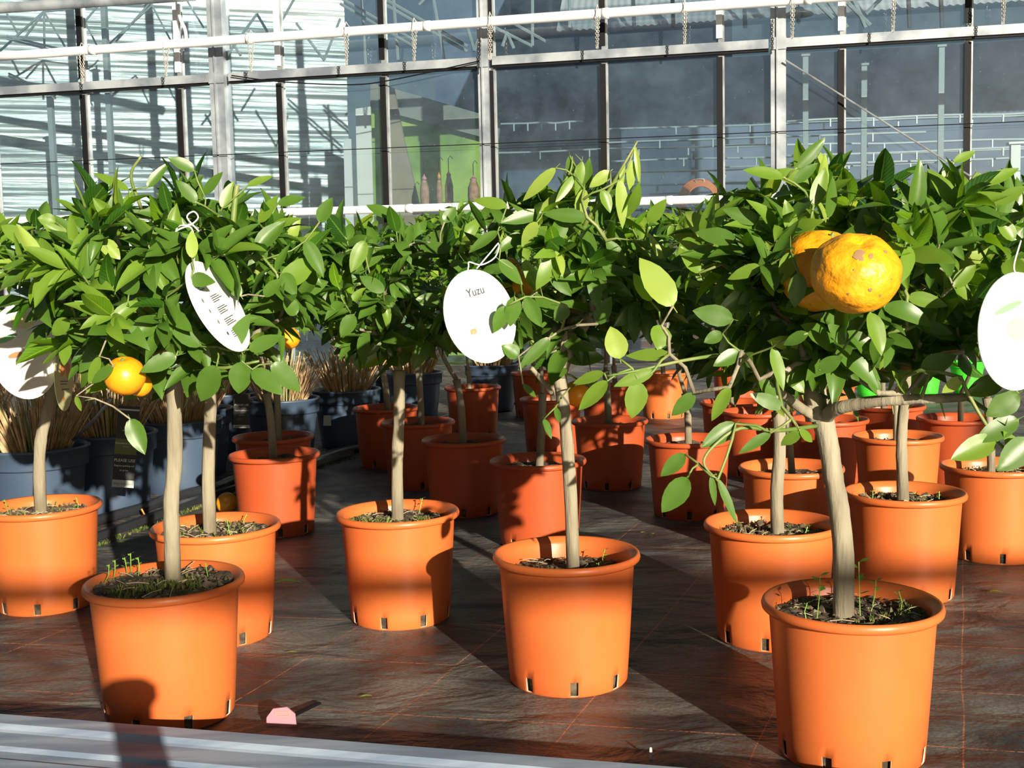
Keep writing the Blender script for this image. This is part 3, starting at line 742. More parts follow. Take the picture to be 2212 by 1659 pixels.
def grow(seed, trunk_pts, trunk_r, crown_c, crown_r, n_targets, leaf_len, hi, extra=(), leaves_per=6, bright=.2, fill=1.0, zmin=None):
    """returns (trunk MB, leaves list). trunk_pts local; crown ellipsoid local. extra: [(base, tip, halfwidth, matidx, fold, droop, facing)] local"""
    rr = random.Random(seed)
    nodes = [Vector(trunk_pts[-1])]; par = [-1]
    kids = []
    targets = []
    fork = nodes[0]
    for k in range(n_targets):
        while True:
            v = Vector((rr.uniform(-1, 1), rr.uniform(-1, 1), rr.uniform(-1, 1)))
            if .45 < v.length < 1: break
        v = v * (v.length ** -.35)
        p = Vector((crown_c[0] + v.x * crown_r[0], crown_c[1] + v.y * crown_r[1], crown_c[2] + v.z * crown_r[2]))
        # keep the underside open near the trunk
        if p.z < fork.z - .01 and math.hypot(p.x - fork.x, p.y - fork.y) < crown_r[0] * .55: p.z = fork.z + rr.uniform(.02, .1)
        targets.append((p, True))
    for e in extra: targets.append((Vector(e[0]), False))
    targets.sort(key=lambda t_: (t_[0] - fork).length)
    ends = []
    for p, lf in targets:
        # nearest node, preferring those nearer the fork
        best, bi = 1e9, 0
        for i, q in enumerate(nodes):
            dd = (q - p).length + .25 * (q - fork).length
            if q.z > p.z + .05: dd += .05
            if dd < best: best, bi = dd, i
        a = nodes[bi]; d = p - a; n = max(2, int(d.length / .028))
        bend = Vector((rr.uniform(-1, 1), rr.uniform(-1, 1), rr.uniform(-.2, 1.0))) * d.length * .12
        prev = bi; chain_ = [bi]
        for s in range(1, n + 1):
            t_ = s / n
            nodes.append(a + d * t_ + bend * math.sin(PI * t_)); par.append(prev); prev = len(nodes) - 1; chain_.append(prev)
        if lf: ends.append(chain_)
    cnt = [0.0] * len(nodes)
    haskid = [False] * len(nodes)
    for i in range(len(nodes) - 1, 0, -1):
        if cnt[i] == 0: cnt[i] = 1
        cnt[par[i]] += cnt[i] if True else 0
    # pipe model on end counts
    cnt = [0.0] * len(nodes)
    for i in range(len(nodes) - 1, 0, -1):
        if cnt[i] == 0: cnt[i] = 1.0
        cnt[par[i]] += cnt[i]
    tot = max(cnt[0], 1)
    def rad(i): return max(.0013, trunk_r * .72 * (cnt[i] / tot) ** .46)
    mb = MB()
    tp = smooth_path(trunk_pts, 5); m_ = len(tp)
    rads = []
    for i in range(m_):
        t_ = i / (m_ - 1)
        r = trunk_r * (1.06 - .10 * t_) + trunk_r * .10 * mnoise.noise(Vector((seed * 1.7, i * .55, 0)))
        if t_ < .04: r *= 1.22
        if t_ > .86: r *= 1 + .22 * (t_ - .86) / .14
        rads.append(r)
    mb.tube(tp, rads, 14 if hi else 9, 0)
    # branches as chains
    done = set()
    childmap = {}
    for i in range(1, len(nodes)): childmap.setdefault(par[i], []).append(i)
    for st in range(1, len(nodes)):
        p_ = par[st]
        if p_ != 0 and childmap[p_][0] == st and p_ in done: continue
        if st in done: continue
        path = [nodes[p_]]; rs = [min(rad(st) * 1.1, rad(p_) if p_ else trunk_r)]; cur = st
        while True:
            path.append(nodes[cur]); rs.append(rad(cur)); done.add(cur)
            ch = childmap.get(cur)
            if not ch: break
            cur = max(ch, key=lambda c_: cnt[c_]) if False else ch[0]
            if cur in done: break
        thick = rs[1] > .0042
        mb.tube(path, rs, (8 if thick else 5) if hi else 4, 0 if thick else 1)
        done.add(st)
    leaves = []
    for ch in ends:
        end = nodes[ch[-1]]
        pts = [nodes[i] for i in ch]
        L = [0]
        for i in range(1, len(pts)): L.append(L[-1] + (pts[i] - pts[i - 1]).length)
        span = min(L[-1], .13)
        outw = (end - Vector(crown_c)); outw.z += .05
        outw = outw.normalized() if outw.length > 1e-4 else Vector((0, 0, 1))
        is_bright = rr.random() < bright
        ph = rr.uniform(0, 6)
        for q in range(leaves_per):
            s = L[-1] - span * q / leaves_per
            i = 1
            while i < len(L) - 1 and L[i] < s: i += 1
            t_ = (s - L[i - 1]) / max(L[i] - L[i - 1], 1e-5)
            p = pts[i - 1].lerp(pts[i], max(0, min(1, t_)))
            tw_dir = (pts[i] - pts[i - 1]).normalized()
            if q == 0: dr = tw_dir + outw * .3 + Vector((rr.uniform(-.3, .3), rr.uniform(-.3, .3), rr.uniform(-.1, .3)))
            else:
                a_ = ph + q * 2.4; u = tw_dir.orthogonal().normalized(); v = tw_dir.cross(u)
                dr = (u * math.cos(a_) + v * math.sin(a_)) * 1.0 + tw_dir * .5 + outw * .35 + Vector((rr.uniform(-.3, .3), rr.uniform(-.3, .3), rr.uniform(-.75, .45)))
            dr.normalize()
            nm = Vector((rr.uniform(-1.0, 1.0), rr.uniform(-1.1, .6), rr.uniform(.35, 1.0))) + outw * .4
            ll = leaf_len * rr.uniform(.62, 1.15)
            mi = 0
            x_ = rr.random()
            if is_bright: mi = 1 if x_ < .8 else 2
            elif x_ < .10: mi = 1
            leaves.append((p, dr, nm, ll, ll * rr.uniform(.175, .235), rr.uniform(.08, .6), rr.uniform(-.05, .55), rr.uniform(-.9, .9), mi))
    # a few thorns
    if hi:
        for k in range(26):
            i = rr.randrange(1, len(nodes)); v = Vector((rr.uniform(-1, 1), rr.uniform(-1, 1), rr.uniform(-.2, 1))).normalized() * rr.uniform(.012, .025)
            mb.tube([nodes[i], nodes[i] + v * .5, nodes[i] + v], [.0012, .0009, .0003], 4, 1, cap=False)
    for e in extra:
        b, tip, hw, mi, fold, droop, face = e
        b, tip = Vector(b), Vector(tip); d = tip - b
        leaves.append((b, d, face, d.length, hw, fold, droop, rr.uniform(-.25, .25), mi))
    return mb, leaves

def px_leaves(items, origin, rz, seed):
    """turn leaves measured in the photograph (base, tip, width, depth) into places relative to a tree"""
    rr = random.Random(seed); inv = Matrix.Rotation(-rz, 3, 'Z'); out = []
    for it in items:
        bx_, by_, tx, ty, wpx, Y = it[:6]; mi = it[6] if len(it) > 6 else 0; droop = it[7] if len(it) > 7 else .06
        dy = rr.uniform(-.022, .022)
        b = at(bx_, by_, Y); tp = at(tx, ty, Y - dy)
        hw = wpx * Y / F_PX / 2
        face = Vector((rr.uniform(-.15, .45), -1.0, rr.uniform(.1, .6)))
        out.append((inv @ (b - origin), inv @ (tp - origin), hw * 1.08, mi, rr.uniform(.08, .3), droop, inv @ face))
    return out

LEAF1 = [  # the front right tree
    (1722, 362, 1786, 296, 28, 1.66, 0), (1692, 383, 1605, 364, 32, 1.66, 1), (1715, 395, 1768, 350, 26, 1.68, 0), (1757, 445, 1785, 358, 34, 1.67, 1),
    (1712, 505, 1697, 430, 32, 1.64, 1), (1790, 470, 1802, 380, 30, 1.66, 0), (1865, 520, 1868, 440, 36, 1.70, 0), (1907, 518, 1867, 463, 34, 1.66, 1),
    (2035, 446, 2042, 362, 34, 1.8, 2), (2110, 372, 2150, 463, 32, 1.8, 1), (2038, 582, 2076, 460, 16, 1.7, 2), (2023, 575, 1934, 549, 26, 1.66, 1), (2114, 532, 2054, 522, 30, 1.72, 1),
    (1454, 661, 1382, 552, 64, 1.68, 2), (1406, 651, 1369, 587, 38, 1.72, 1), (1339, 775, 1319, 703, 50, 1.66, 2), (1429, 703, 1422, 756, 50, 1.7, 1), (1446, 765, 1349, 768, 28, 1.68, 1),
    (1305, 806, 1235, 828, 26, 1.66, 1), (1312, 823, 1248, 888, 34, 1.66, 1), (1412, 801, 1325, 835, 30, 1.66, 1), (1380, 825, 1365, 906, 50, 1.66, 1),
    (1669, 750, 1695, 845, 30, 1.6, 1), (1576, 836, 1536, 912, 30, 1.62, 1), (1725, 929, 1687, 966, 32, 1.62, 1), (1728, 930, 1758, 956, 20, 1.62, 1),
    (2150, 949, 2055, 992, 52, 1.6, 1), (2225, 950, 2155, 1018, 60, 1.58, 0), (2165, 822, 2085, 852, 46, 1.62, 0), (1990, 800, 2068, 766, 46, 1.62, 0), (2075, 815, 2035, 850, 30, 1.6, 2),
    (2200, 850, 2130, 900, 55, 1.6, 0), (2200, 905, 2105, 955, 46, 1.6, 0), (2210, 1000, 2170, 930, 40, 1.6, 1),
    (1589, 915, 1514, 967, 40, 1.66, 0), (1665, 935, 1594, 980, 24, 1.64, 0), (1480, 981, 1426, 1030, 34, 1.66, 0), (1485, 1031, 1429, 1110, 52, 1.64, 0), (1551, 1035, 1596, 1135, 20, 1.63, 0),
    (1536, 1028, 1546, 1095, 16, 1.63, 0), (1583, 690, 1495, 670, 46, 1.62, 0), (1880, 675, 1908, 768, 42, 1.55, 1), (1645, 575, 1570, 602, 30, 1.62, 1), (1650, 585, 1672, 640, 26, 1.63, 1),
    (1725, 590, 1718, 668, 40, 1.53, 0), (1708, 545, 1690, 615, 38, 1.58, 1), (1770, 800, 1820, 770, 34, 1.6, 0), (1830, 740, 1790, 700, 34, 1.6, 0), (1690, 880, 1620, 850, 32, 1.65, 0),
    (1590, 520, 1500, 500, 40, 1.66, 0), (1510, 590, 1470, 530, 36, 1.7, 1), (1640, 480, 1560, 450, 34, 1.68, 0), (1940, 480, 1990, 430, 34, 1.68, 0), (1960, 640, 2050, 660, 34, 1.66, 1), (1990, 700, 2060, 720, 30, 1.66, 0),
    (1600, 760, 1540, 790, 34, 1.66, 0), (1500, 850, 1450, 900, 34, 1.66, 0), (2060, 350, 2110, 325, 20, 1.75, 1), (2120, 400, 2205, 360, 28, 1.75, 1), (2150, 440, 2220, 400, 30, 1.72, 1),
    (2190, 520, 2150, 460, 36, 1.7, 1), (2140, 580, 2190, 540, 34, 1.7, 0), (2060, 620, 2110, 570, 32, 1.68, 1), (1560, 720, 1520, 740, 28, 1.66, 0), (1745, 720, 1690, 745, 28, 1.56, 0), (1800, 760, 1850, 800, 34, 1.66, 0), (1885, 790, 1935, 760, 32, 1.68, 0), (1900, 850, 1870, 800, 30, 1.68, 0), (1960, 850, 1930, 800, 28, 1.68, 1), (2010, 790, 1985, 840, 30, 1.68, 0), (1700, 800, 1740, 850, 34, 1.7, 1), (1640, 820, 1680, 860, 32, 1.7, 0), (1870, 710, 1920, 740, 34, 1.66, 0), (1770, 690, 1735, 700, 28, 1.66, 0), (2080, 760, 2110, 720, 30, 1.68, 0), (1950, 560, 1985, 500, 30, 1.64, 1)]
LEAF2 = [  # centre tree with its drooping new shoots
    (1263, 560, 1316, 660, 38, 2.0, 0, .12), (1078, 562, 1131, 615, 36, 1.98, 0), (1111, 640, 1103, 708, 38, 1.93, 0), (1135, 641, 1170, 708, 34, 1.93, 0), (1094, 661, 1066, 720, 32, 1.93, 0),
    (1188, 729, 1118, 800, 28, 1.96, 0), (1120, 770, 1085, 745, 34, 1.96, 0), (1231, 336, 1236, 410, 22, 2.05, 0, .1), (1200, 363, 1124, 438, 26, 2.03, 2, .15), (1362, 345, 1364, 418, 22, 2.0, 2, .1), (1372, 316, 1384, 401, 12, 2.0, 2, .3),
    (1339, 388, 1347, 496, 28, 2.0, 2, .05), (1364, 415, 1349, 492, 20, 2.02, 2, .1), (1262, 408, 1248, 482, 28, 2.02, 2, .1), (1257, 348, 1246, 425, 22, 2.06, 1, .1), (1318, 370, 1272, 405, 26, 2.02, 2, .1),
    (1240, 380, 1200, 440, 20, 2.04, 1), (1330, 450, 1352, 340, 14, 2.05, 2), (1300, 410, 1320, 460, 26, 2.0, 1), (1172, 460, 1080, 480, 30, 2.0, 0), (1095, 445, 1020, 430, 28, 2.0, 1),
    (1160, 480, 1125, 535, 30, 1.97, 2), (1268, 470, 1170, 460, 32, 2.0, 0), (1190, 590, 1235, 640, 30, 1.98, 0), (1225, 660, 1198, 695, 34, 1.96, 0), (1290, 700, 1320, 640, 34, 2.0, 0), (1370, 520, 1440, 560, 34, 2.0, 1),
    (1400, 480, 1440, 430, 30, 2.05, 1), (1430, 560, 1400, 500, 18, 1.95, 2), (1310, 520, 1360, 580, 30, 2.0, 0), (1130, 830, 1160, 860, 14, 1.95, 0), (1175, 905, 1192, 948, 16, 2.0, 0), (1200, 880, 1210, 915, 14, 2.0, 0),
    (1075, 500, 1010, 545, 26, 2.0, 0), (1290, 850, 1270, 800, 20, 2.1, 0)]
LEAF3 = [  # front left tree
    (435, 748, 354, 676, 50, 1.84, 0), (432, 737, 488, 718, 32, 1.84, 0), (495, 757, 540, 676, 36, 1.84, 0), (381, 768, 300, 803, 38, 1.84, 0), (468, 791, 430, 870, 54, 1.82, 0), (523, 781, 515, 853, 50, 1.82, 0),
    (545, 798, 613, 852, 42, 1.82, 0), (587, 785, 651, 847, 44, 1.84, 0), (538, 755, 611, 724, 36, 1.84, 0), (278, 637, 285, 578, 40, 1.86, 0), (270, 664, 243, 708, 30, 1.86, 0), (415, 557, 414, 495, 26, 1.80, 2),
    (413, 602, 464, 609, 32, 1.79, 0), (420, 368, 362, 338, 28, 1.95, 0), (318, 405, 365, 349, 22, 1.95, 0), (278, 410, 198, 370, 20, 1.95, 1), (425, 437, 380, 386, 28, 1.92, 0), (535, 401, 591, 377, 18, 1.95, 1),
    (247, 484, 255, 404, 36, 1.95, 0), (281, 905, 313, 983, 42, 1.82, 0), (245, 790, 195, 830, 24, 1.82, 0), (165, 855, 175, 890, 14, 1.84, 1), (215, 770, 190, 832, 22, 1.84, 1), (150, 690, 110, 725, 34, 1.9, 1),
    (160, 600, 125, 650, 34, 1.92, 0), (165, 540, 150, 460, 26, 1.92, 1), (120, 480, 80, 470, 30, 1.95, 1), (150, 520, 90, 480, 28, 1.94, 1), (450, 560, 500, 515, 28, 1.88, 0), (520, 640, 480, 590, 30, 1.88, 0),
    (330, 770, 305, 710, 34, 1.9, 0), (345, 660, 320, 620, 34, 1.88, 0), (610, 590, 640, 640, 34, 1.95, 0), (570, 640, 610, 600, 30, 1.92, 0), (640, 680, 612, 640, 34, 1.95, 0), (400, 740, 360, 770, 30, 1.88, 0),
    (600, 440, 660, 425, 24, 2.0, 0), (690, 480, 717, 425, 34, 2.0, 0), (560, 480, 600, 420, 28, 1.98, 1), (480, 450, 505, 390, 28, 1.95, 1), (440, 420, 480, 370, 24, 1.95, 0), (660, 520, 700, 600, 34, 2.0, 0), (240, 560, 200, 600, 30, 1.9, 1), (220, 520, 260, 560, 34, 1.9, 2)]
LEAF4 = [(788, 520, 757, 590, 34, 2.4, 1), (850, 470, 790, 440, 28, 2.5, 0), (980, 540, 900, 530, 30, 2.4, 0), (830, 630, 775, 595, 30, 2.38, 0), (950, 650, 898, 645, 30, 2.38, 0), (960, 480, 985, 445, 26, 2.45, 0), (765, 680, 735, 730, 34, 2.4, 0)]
LEAF7 = [(1480, 560, 1440, 620, 34, 2.2, 1), (1520, 530, 1470, 500, 30, 2.2, 1), (1600, 560, 1540, 580, 30, 2.2, 0), (1610, 640, 1560, 660, 28, 2.2, 0)]

# ------------------------------------------------------------------ the potted citrus trees
def wpt(px, py, Y, origin): return at(px, py, Y) - origin
TREES = [
 # key, x, y, hi, deep_red, trunk(px path), trunk diameter px, crown centre (dx,dy,z), crown radii, targets, leaf length, extra leaves, label
 ('a', .529, 1.801, 1, 0, [(1822, 1318), (1822, 1200), (1812, 1100), (1800, 1030), (1790, 960), (1776, 900)], 44, (0, 0, .765), (.25, .23, .15), 90, .080, LEAF1, 'potted citrus tree at front right, cut by the frame, bearing two big yuzu fruits'),
 ('b', .096, 2.173, 1, 0, [(1238, 1212), (1234, 1100), (1228, 1000), (1220, 900), (1207, 800)], 28, (.02, 0, .785), (.21, .21, .145), 66, .075, LEAF2, 'potted citrus tree in the front centre with tall pale drooping new shoots'),
 ('c', -.627, 2.036, 1, 0, [(373, 1250), (371, 1150), (370, 1080), (377, 1000), (377, 900), (375, 800)], 33, (.03, 0, .77), (.25, .23, .165), 86, .078, LEAF3, 'potted citrus tree at front left behind the metal rail, small seedlings in its soil'),
 ('d', -.266, 2.609, 1, 0, [(858, 1108), (858, 1000), (862, 900), (862, 800)], 25, (0, 0, .755), (.24, .22, .14), 68, .075, LEAF4, 'potted citrus tree left of centre, straight trunk, standing alone on the cloth'),
 ('e', -.653, 2.502, 1, 0, [(453, 1145), (450, 1040), (452, 950), (456, 850), (458, 790)], 27, (0, 0, .76), (.22, .22, .18), 66, .075, [], 'potted citrus tree directly behind the front left tree, weathered pot'),
 ('f', -1.145, 2.782, 1, 0, [(88, 1108), (85, 1010), (90, 940), (108, 870), (118, 800)], 25, (0, 0, .77), (.26, .22, .17), 72, .078, [(60, 520, 0, 485, 36, 2.5, 1), (50, 590, 0, 620, 30, 2.5, 0)], 'potted citrus tree at the left edge of the frame, behind a round white tag'),
 ('g', .536, 2.400, 1, 0, [(1680, 1150), (1678, 1060), (1684, 980), (1682, 890)], 28, (-.02, 0, .72), (.22, .22, .18), 68, .072, LEAF7, 'potted citrus tree right behind the front right tree, dark soil in its pot'),
 ('h', .920, 2.710, 1, 0, [(1952, 1078), (1948, 1000), (1948, 930), (1955, 850), (1955, 790)], 24, (0, 0, .77), (.24, .22, .19), 76, .075, [], 'potted citrus tree behind and to the right of the front right tree'),
 ('i', 0, 0, 1, 0, [(2142, 1010), (2140, 950), (2132, 860)], 17, (0, 0, .80), (.24, .22, .19), 60, .075, [], 'potted citrus tree at the right edge of the frame, third row'),
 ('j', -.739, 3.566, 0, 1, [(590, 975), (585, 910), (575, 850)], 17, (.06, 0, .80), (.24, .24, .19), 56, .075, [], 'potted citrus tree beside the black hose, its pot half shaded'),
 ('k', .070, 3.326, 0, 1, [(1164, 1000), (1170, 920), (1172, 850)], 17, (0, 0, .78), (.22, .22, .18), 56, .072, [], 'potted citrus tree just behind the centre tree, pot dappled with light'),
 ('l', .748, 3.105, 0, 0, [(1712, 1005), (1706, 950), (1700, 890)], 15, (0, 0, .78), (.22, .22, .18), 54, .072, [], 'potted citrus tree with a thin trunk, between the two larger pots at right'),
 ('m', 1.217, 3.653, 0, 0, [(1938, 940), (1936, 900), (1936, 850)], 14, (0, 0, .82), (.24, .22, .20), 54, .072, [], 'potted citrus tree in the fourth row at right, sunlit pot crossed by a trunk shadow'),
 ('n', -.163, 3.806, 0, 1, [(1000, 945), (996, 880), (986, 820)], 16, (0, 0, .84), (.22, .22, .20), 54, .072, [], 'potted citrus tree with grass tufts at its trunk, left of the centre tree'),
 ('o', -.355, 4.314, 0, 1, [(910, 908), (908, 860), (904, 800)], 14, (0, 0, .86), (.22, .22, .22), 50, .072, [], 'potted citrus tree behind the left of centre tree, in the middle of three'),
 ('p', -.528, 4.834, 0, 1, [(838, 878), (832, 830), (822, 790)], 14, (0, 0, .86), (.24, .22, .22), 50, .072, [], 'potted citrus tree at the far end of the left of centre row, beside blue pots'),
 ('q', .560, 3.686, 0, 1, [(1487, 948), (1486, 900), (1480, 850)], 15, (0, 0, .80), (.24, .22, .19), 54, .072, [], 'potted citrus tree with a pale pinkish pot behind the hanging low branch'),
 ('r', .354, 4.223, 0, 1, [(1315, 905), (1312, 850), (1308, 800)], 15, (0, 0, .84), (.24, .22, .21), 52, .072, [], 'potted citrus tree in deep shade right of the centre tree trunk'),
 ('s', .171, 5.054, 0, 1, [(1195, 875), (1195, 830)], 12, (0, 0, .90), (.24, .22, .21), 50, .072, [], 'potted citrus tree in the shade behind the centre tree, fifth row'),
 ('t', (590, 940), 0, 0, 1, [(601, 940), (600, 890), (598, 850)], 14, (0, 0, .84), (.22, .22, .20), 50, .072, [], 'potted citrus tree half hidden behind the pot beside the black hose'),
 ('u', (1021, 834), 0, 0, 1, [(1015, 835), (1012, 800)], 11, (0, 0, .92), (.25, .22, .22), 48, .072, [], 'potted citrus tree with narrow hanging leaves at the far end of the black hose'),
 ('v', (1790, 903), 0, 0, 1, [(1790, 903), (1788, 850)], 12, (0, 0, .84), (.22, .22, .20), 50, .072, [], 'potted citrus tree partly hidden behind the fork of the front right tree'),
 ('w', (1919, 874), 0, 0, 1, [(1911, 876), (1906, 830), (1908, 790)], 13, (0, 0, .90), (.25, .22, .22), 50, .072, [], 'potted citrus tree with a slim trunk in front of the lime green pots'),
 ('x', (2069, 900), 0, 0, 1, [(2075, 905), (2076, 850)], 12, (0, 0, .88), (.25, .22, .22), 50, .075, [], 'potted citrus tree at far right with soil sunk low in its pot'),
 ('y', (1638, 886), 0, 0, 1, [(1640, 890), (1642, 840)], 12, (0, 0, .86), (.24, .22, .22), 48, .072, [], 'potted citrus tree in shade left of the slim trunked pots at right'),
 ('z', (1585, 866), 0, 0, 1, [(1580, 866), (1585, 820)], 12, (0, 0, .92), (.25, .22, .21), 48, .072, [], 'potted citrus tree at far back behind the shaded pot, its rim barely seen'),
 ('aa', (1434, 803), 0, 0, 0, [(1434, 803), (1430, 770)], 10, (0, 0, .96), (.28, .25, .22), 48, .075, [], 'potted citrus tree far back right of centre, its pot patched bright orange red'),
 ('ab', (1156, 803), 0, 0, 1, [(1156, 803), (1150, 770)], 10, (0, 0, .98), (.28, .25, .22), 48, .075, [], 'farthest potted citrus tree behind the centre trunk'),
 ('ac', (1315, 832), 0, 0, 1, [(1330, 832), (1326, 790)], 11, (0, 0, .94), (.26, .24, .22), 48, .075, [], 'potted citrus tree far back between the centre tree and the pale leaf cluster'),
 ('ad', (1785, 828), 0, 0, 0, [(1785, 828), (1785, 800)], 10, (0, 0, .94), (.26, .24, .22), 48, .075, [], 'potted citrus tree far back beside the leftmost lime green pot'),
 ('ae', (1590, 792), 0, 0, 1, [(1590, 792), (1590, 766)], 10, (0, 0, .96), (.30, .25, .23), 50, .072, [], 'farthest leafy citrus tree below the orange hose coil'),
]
ROOT = {}
SOIL_Z = {'a': .222, 'b': .207, 'c': .236, 'd': .222, 'e': .226, 'f': .222, 'x': .20}
rng = random.Random(3)
for (key, x, y, hi, deep_red, tr_px, dpx, cc, crad, ntar, ll, extra, label) in TREES:
    if key == 'i': P = gr(2150, 1002, POT_H); x, y = P.x, P.y
    if isinstance(x, tuple): P = gr(x[0], x[1], POT_H); x, y = P.x, P.y
    O = Vector((x, y, 0)); rz = 0.0
    root = empty('potted_citrus_tree', O); ROOT[key] = root
    tag(root, label, 'potted tree')
    sz = SOIL_Z.get(key, .218)
    pot = bpy.data.objects.new('pot', POT2 if deep_red else POT); COL.objects.link(pot); pot.parent = root
    pot.rotation_euler = (0, 0, rng.uniform(0, 6.28))
    if key == 'b': pot.rotation_euler = (0, 0, -1.0)
    soil_mesh(len(key) * 31 + ord(key[-1]), .1235, sz, 300 if hi else 40, 0, 22 if hi else 0).build('soil', [M['soil'], M['clod'], M['straw']], root)
    Yt = y
    if key >= 'j' or len(key) > 1: cc = (cc[0], cc[1], cc[2] - .025); crad = (crad[0], crad[1], crad[2] - .03)
    tp = [wpt(px, py, Yt, O) for px, py in tr_px]
    tp[0].z = sz - .02
    sd = ord(key[-1]) * 7 + len(key)
    ex = px_leaves(extra, O, 0, sd)
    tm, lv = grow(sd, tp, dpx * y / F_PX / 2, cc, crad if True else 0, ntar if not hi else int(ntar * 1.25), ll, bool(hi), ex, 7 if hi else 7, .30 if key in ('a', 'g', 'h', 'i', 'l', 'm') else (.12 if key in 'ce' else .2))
    tm.build('trunk', [M['bark'], M['twig']], root, smooth=True)
    leaves_object('foliage', lv, bool(hi), root)
    if hi:
        reg = {'c': [(.03, -.05, .045), (-.04, -.07, .035), (.02, -.02, .05)], 'b': [(-.035, -.03, .022), (-.04, -.035, .015)], 'a': [(.05, -.06, .04), (.10, .0, .03), (0, -.09, .03)], 'd': [(-.02, -.06, .05), (-.07, -.02, .04), (.06, -.02, .03)]}.get(key)
        mm = moss_mesh(sd, .12, sz + .004, {'c': 260, 'b': 50, 'a': 130, 'd': 160}.get(key, 70), 0, reg)
        def seedling(q, h):
            sm = MB(); sprout(sm, q, h, rng); sm.build('seedling', [M['moss'], M['seedling']], root)
        for z_ in range(2):
            a_ = rng.uniform(0, 6.28); seedling(Vector((.08 * math.cos(a_), .08 * math.sin(a_), sz)), rng.uniform(.02, .04))
        if key == 'c':
            for (px, py) in ((238, 1245), (262, 1240), (283, 1240), (295, 1232), (312, 1225)):
                q = gr(px, py, .236) - O
                if math.hypot(q.x, q.y) < .12: seedling(q, .04)
            for a_ in (2.5, 2.8, 3.1): seedling(Vector((.11 * math.cos(a_), .11 * math.sin(a_), sz)), .035)
        if key == 'a':
            for q, h_ in ((gr(1858, 1330, .222) - O, .085), (gr(1765, 1335, .222) - O, .07), (gr(1882, 1320, .222) - O, .05)): seedling(q, h_)
        tag(mm.build('moss', [M['moss'], M['seedling']], root), kind='stuff')

# the thick extra limbs of the nearest tree: a level branch to the right, a stub to the left and a hanging twig
def limb(key, name, paths, mt):
    O = ROOT[key].location; mb = MB()
    for pts, r0, r1 in paths:
        P = smooth_path([at(px, py, Y) - O for px, py, Y in pts], 5); n = len(P)
        mb.tube(P, [r0 + (r1 - r0) * i / (n - 1) for i in range(n)], 10, mt)
    return mb
def limbs(key, name, paths, mt):
    for p_ in paths: limb(key, '', [p_], mt).build(name, [M['bark'], M['twig']], ROOT[key], smooth=True)
limbs('a', 'branch', [([(1785, 900, 1.80), (1810, 882, 1.74), (1900, 866, 1.70), (2000, 862, 1.67), (2095, 858, 1.65)], .012, .006),
               ([(1775, 905, 1.8), (1735, 885, 1.78), (1690, 850, 1.75), (1672, 838, 1.74)], .009, .006),
               ([(1768, 905, 1.8), (1758, 840, 1.8), (1775, 780, 1.82), (1790, 720, 1.82)], .019, .010)], 0)
limbs('a', 'twig', [([(1790, 895, 1.79), (1815, 830, 1.72), (1832, 770, 1.66)], .007, .005), ([(1765, 920, 1.78), (1680, 930, 1.70), (1600, 925, 1.66), (1545, 960, 1.65), (1520, 1000, 1.64), (1552, 1040, 1.63)], .0035, .0015),
               ([(2090, 860, 1.65), (2130, 885, 1.63), (2180, 915, 1.6)], .004, .002), ([(1600, 760, 1.72), (1480, 778, 1.68), (1380, 800, 1.66), (1312, 812, 1.66)], .003, .0015),
               ([(1925, 862, 1.69), (1930, 895, 1.69)], .002, .0006), ([(2030, 860, 1.66), (2042, 905, 1.66)], .002, .0006), ([(1990, 860, 1.66), (2010, 800, 1.64)], .003, .002)], 1)
limbs('b', 'branch', [([(1209, 812, 2.17), (1228, 760, 2.16), (1255, 715, 2.14), (1275, 680, 2.12)], .013, .009), ([(1205, 800, 2.17), (1195, 740, 2.17), (1198, 700, 2.16)], .014, .010),
               ([(1192, 850, 2.15), (1165, 815, 2.12), (1148, 795, 2.1)], .005, .004)], 0)
limbs('b', 'twig', [([(1262, 700, 2.14), (1262, 560, 2.1), (1262, 490, 2.05), (1310, 420, 2.02), (1345, 360, 2.0), (1377, 305, 2.0)], .006, .0015),
               ([(1255, 520, 2.06), (1200, 440, 2.05), (1232, 370, 2.05), (1236, 338, 2.05)], .003, .0012), ([(1285, 455, 2.03), (1240, 370, 2.03)], .001, .0005)], 1)
limbs('c', 'twig', [([(376, 815, 2.03), (400, 770, 2.0), (470, 795, 1.9), (560, 780, 1.88)], .005, .002), ([(372, 830, 2.03), (340, 790, 1.98), (270, 740, 1.92), (160, 720, 1.9)], .004, .0015), ([(305, 450, 1.98), (283, 380, 1.95), (305, 337, 1.94)], .003, .002), ([(185, 450, 1.98), (172, 415, 1.96), (158, 388, 1.95)], .0025, .001),
               ([(500, 520, 1.95), (508, 430, 1.95), (512, 400, 1.95)], .005, .0045), ([(215, 665, 1.92), (228, 640, 1.9), (190, 610, 1.9)], .003, .002)], 1)

# ------------------------------------------------------------------ fruits
def fruit_mb(r, sq=.86, rough=.03, seed=0, nlat=36, nlon=54):
    mb = MB(); vs = []; fs = []
    for i in range(nlat + 1):
        th = PI * i / nlat
        for k in range(nlon):
            ph = 2 * PI * k / nlon
            d = Vector((math.sin(th) * math.cos(ph), math.sin(th) * math.sin(ph), math.cos(th)))
            rr_ = 1 + rough * mnoise.noise(d * 2.2 + Vector((seed, 0, 0))) * 1.6 + rough * .55 * mnoise.noise(d * 7 + Vector((0, seed, 0)))
            dimple = .16 * math.exp(-((th) / .22) ** 2)
            rr_ -= dimple
            vs.append((d.x * r * rr_, d.y * r * rr_, d.z * r * rr_ * sq))
    for i in range(nlat):
        for k in range(nlon):
            k2 = (k + 1) % nlon; fs.append((i * nlon + k, (i + 1) * nlon + k, (i + 1) * nlon + k2, i * nlon + k2))
    mb.add(vs, fs); return mb
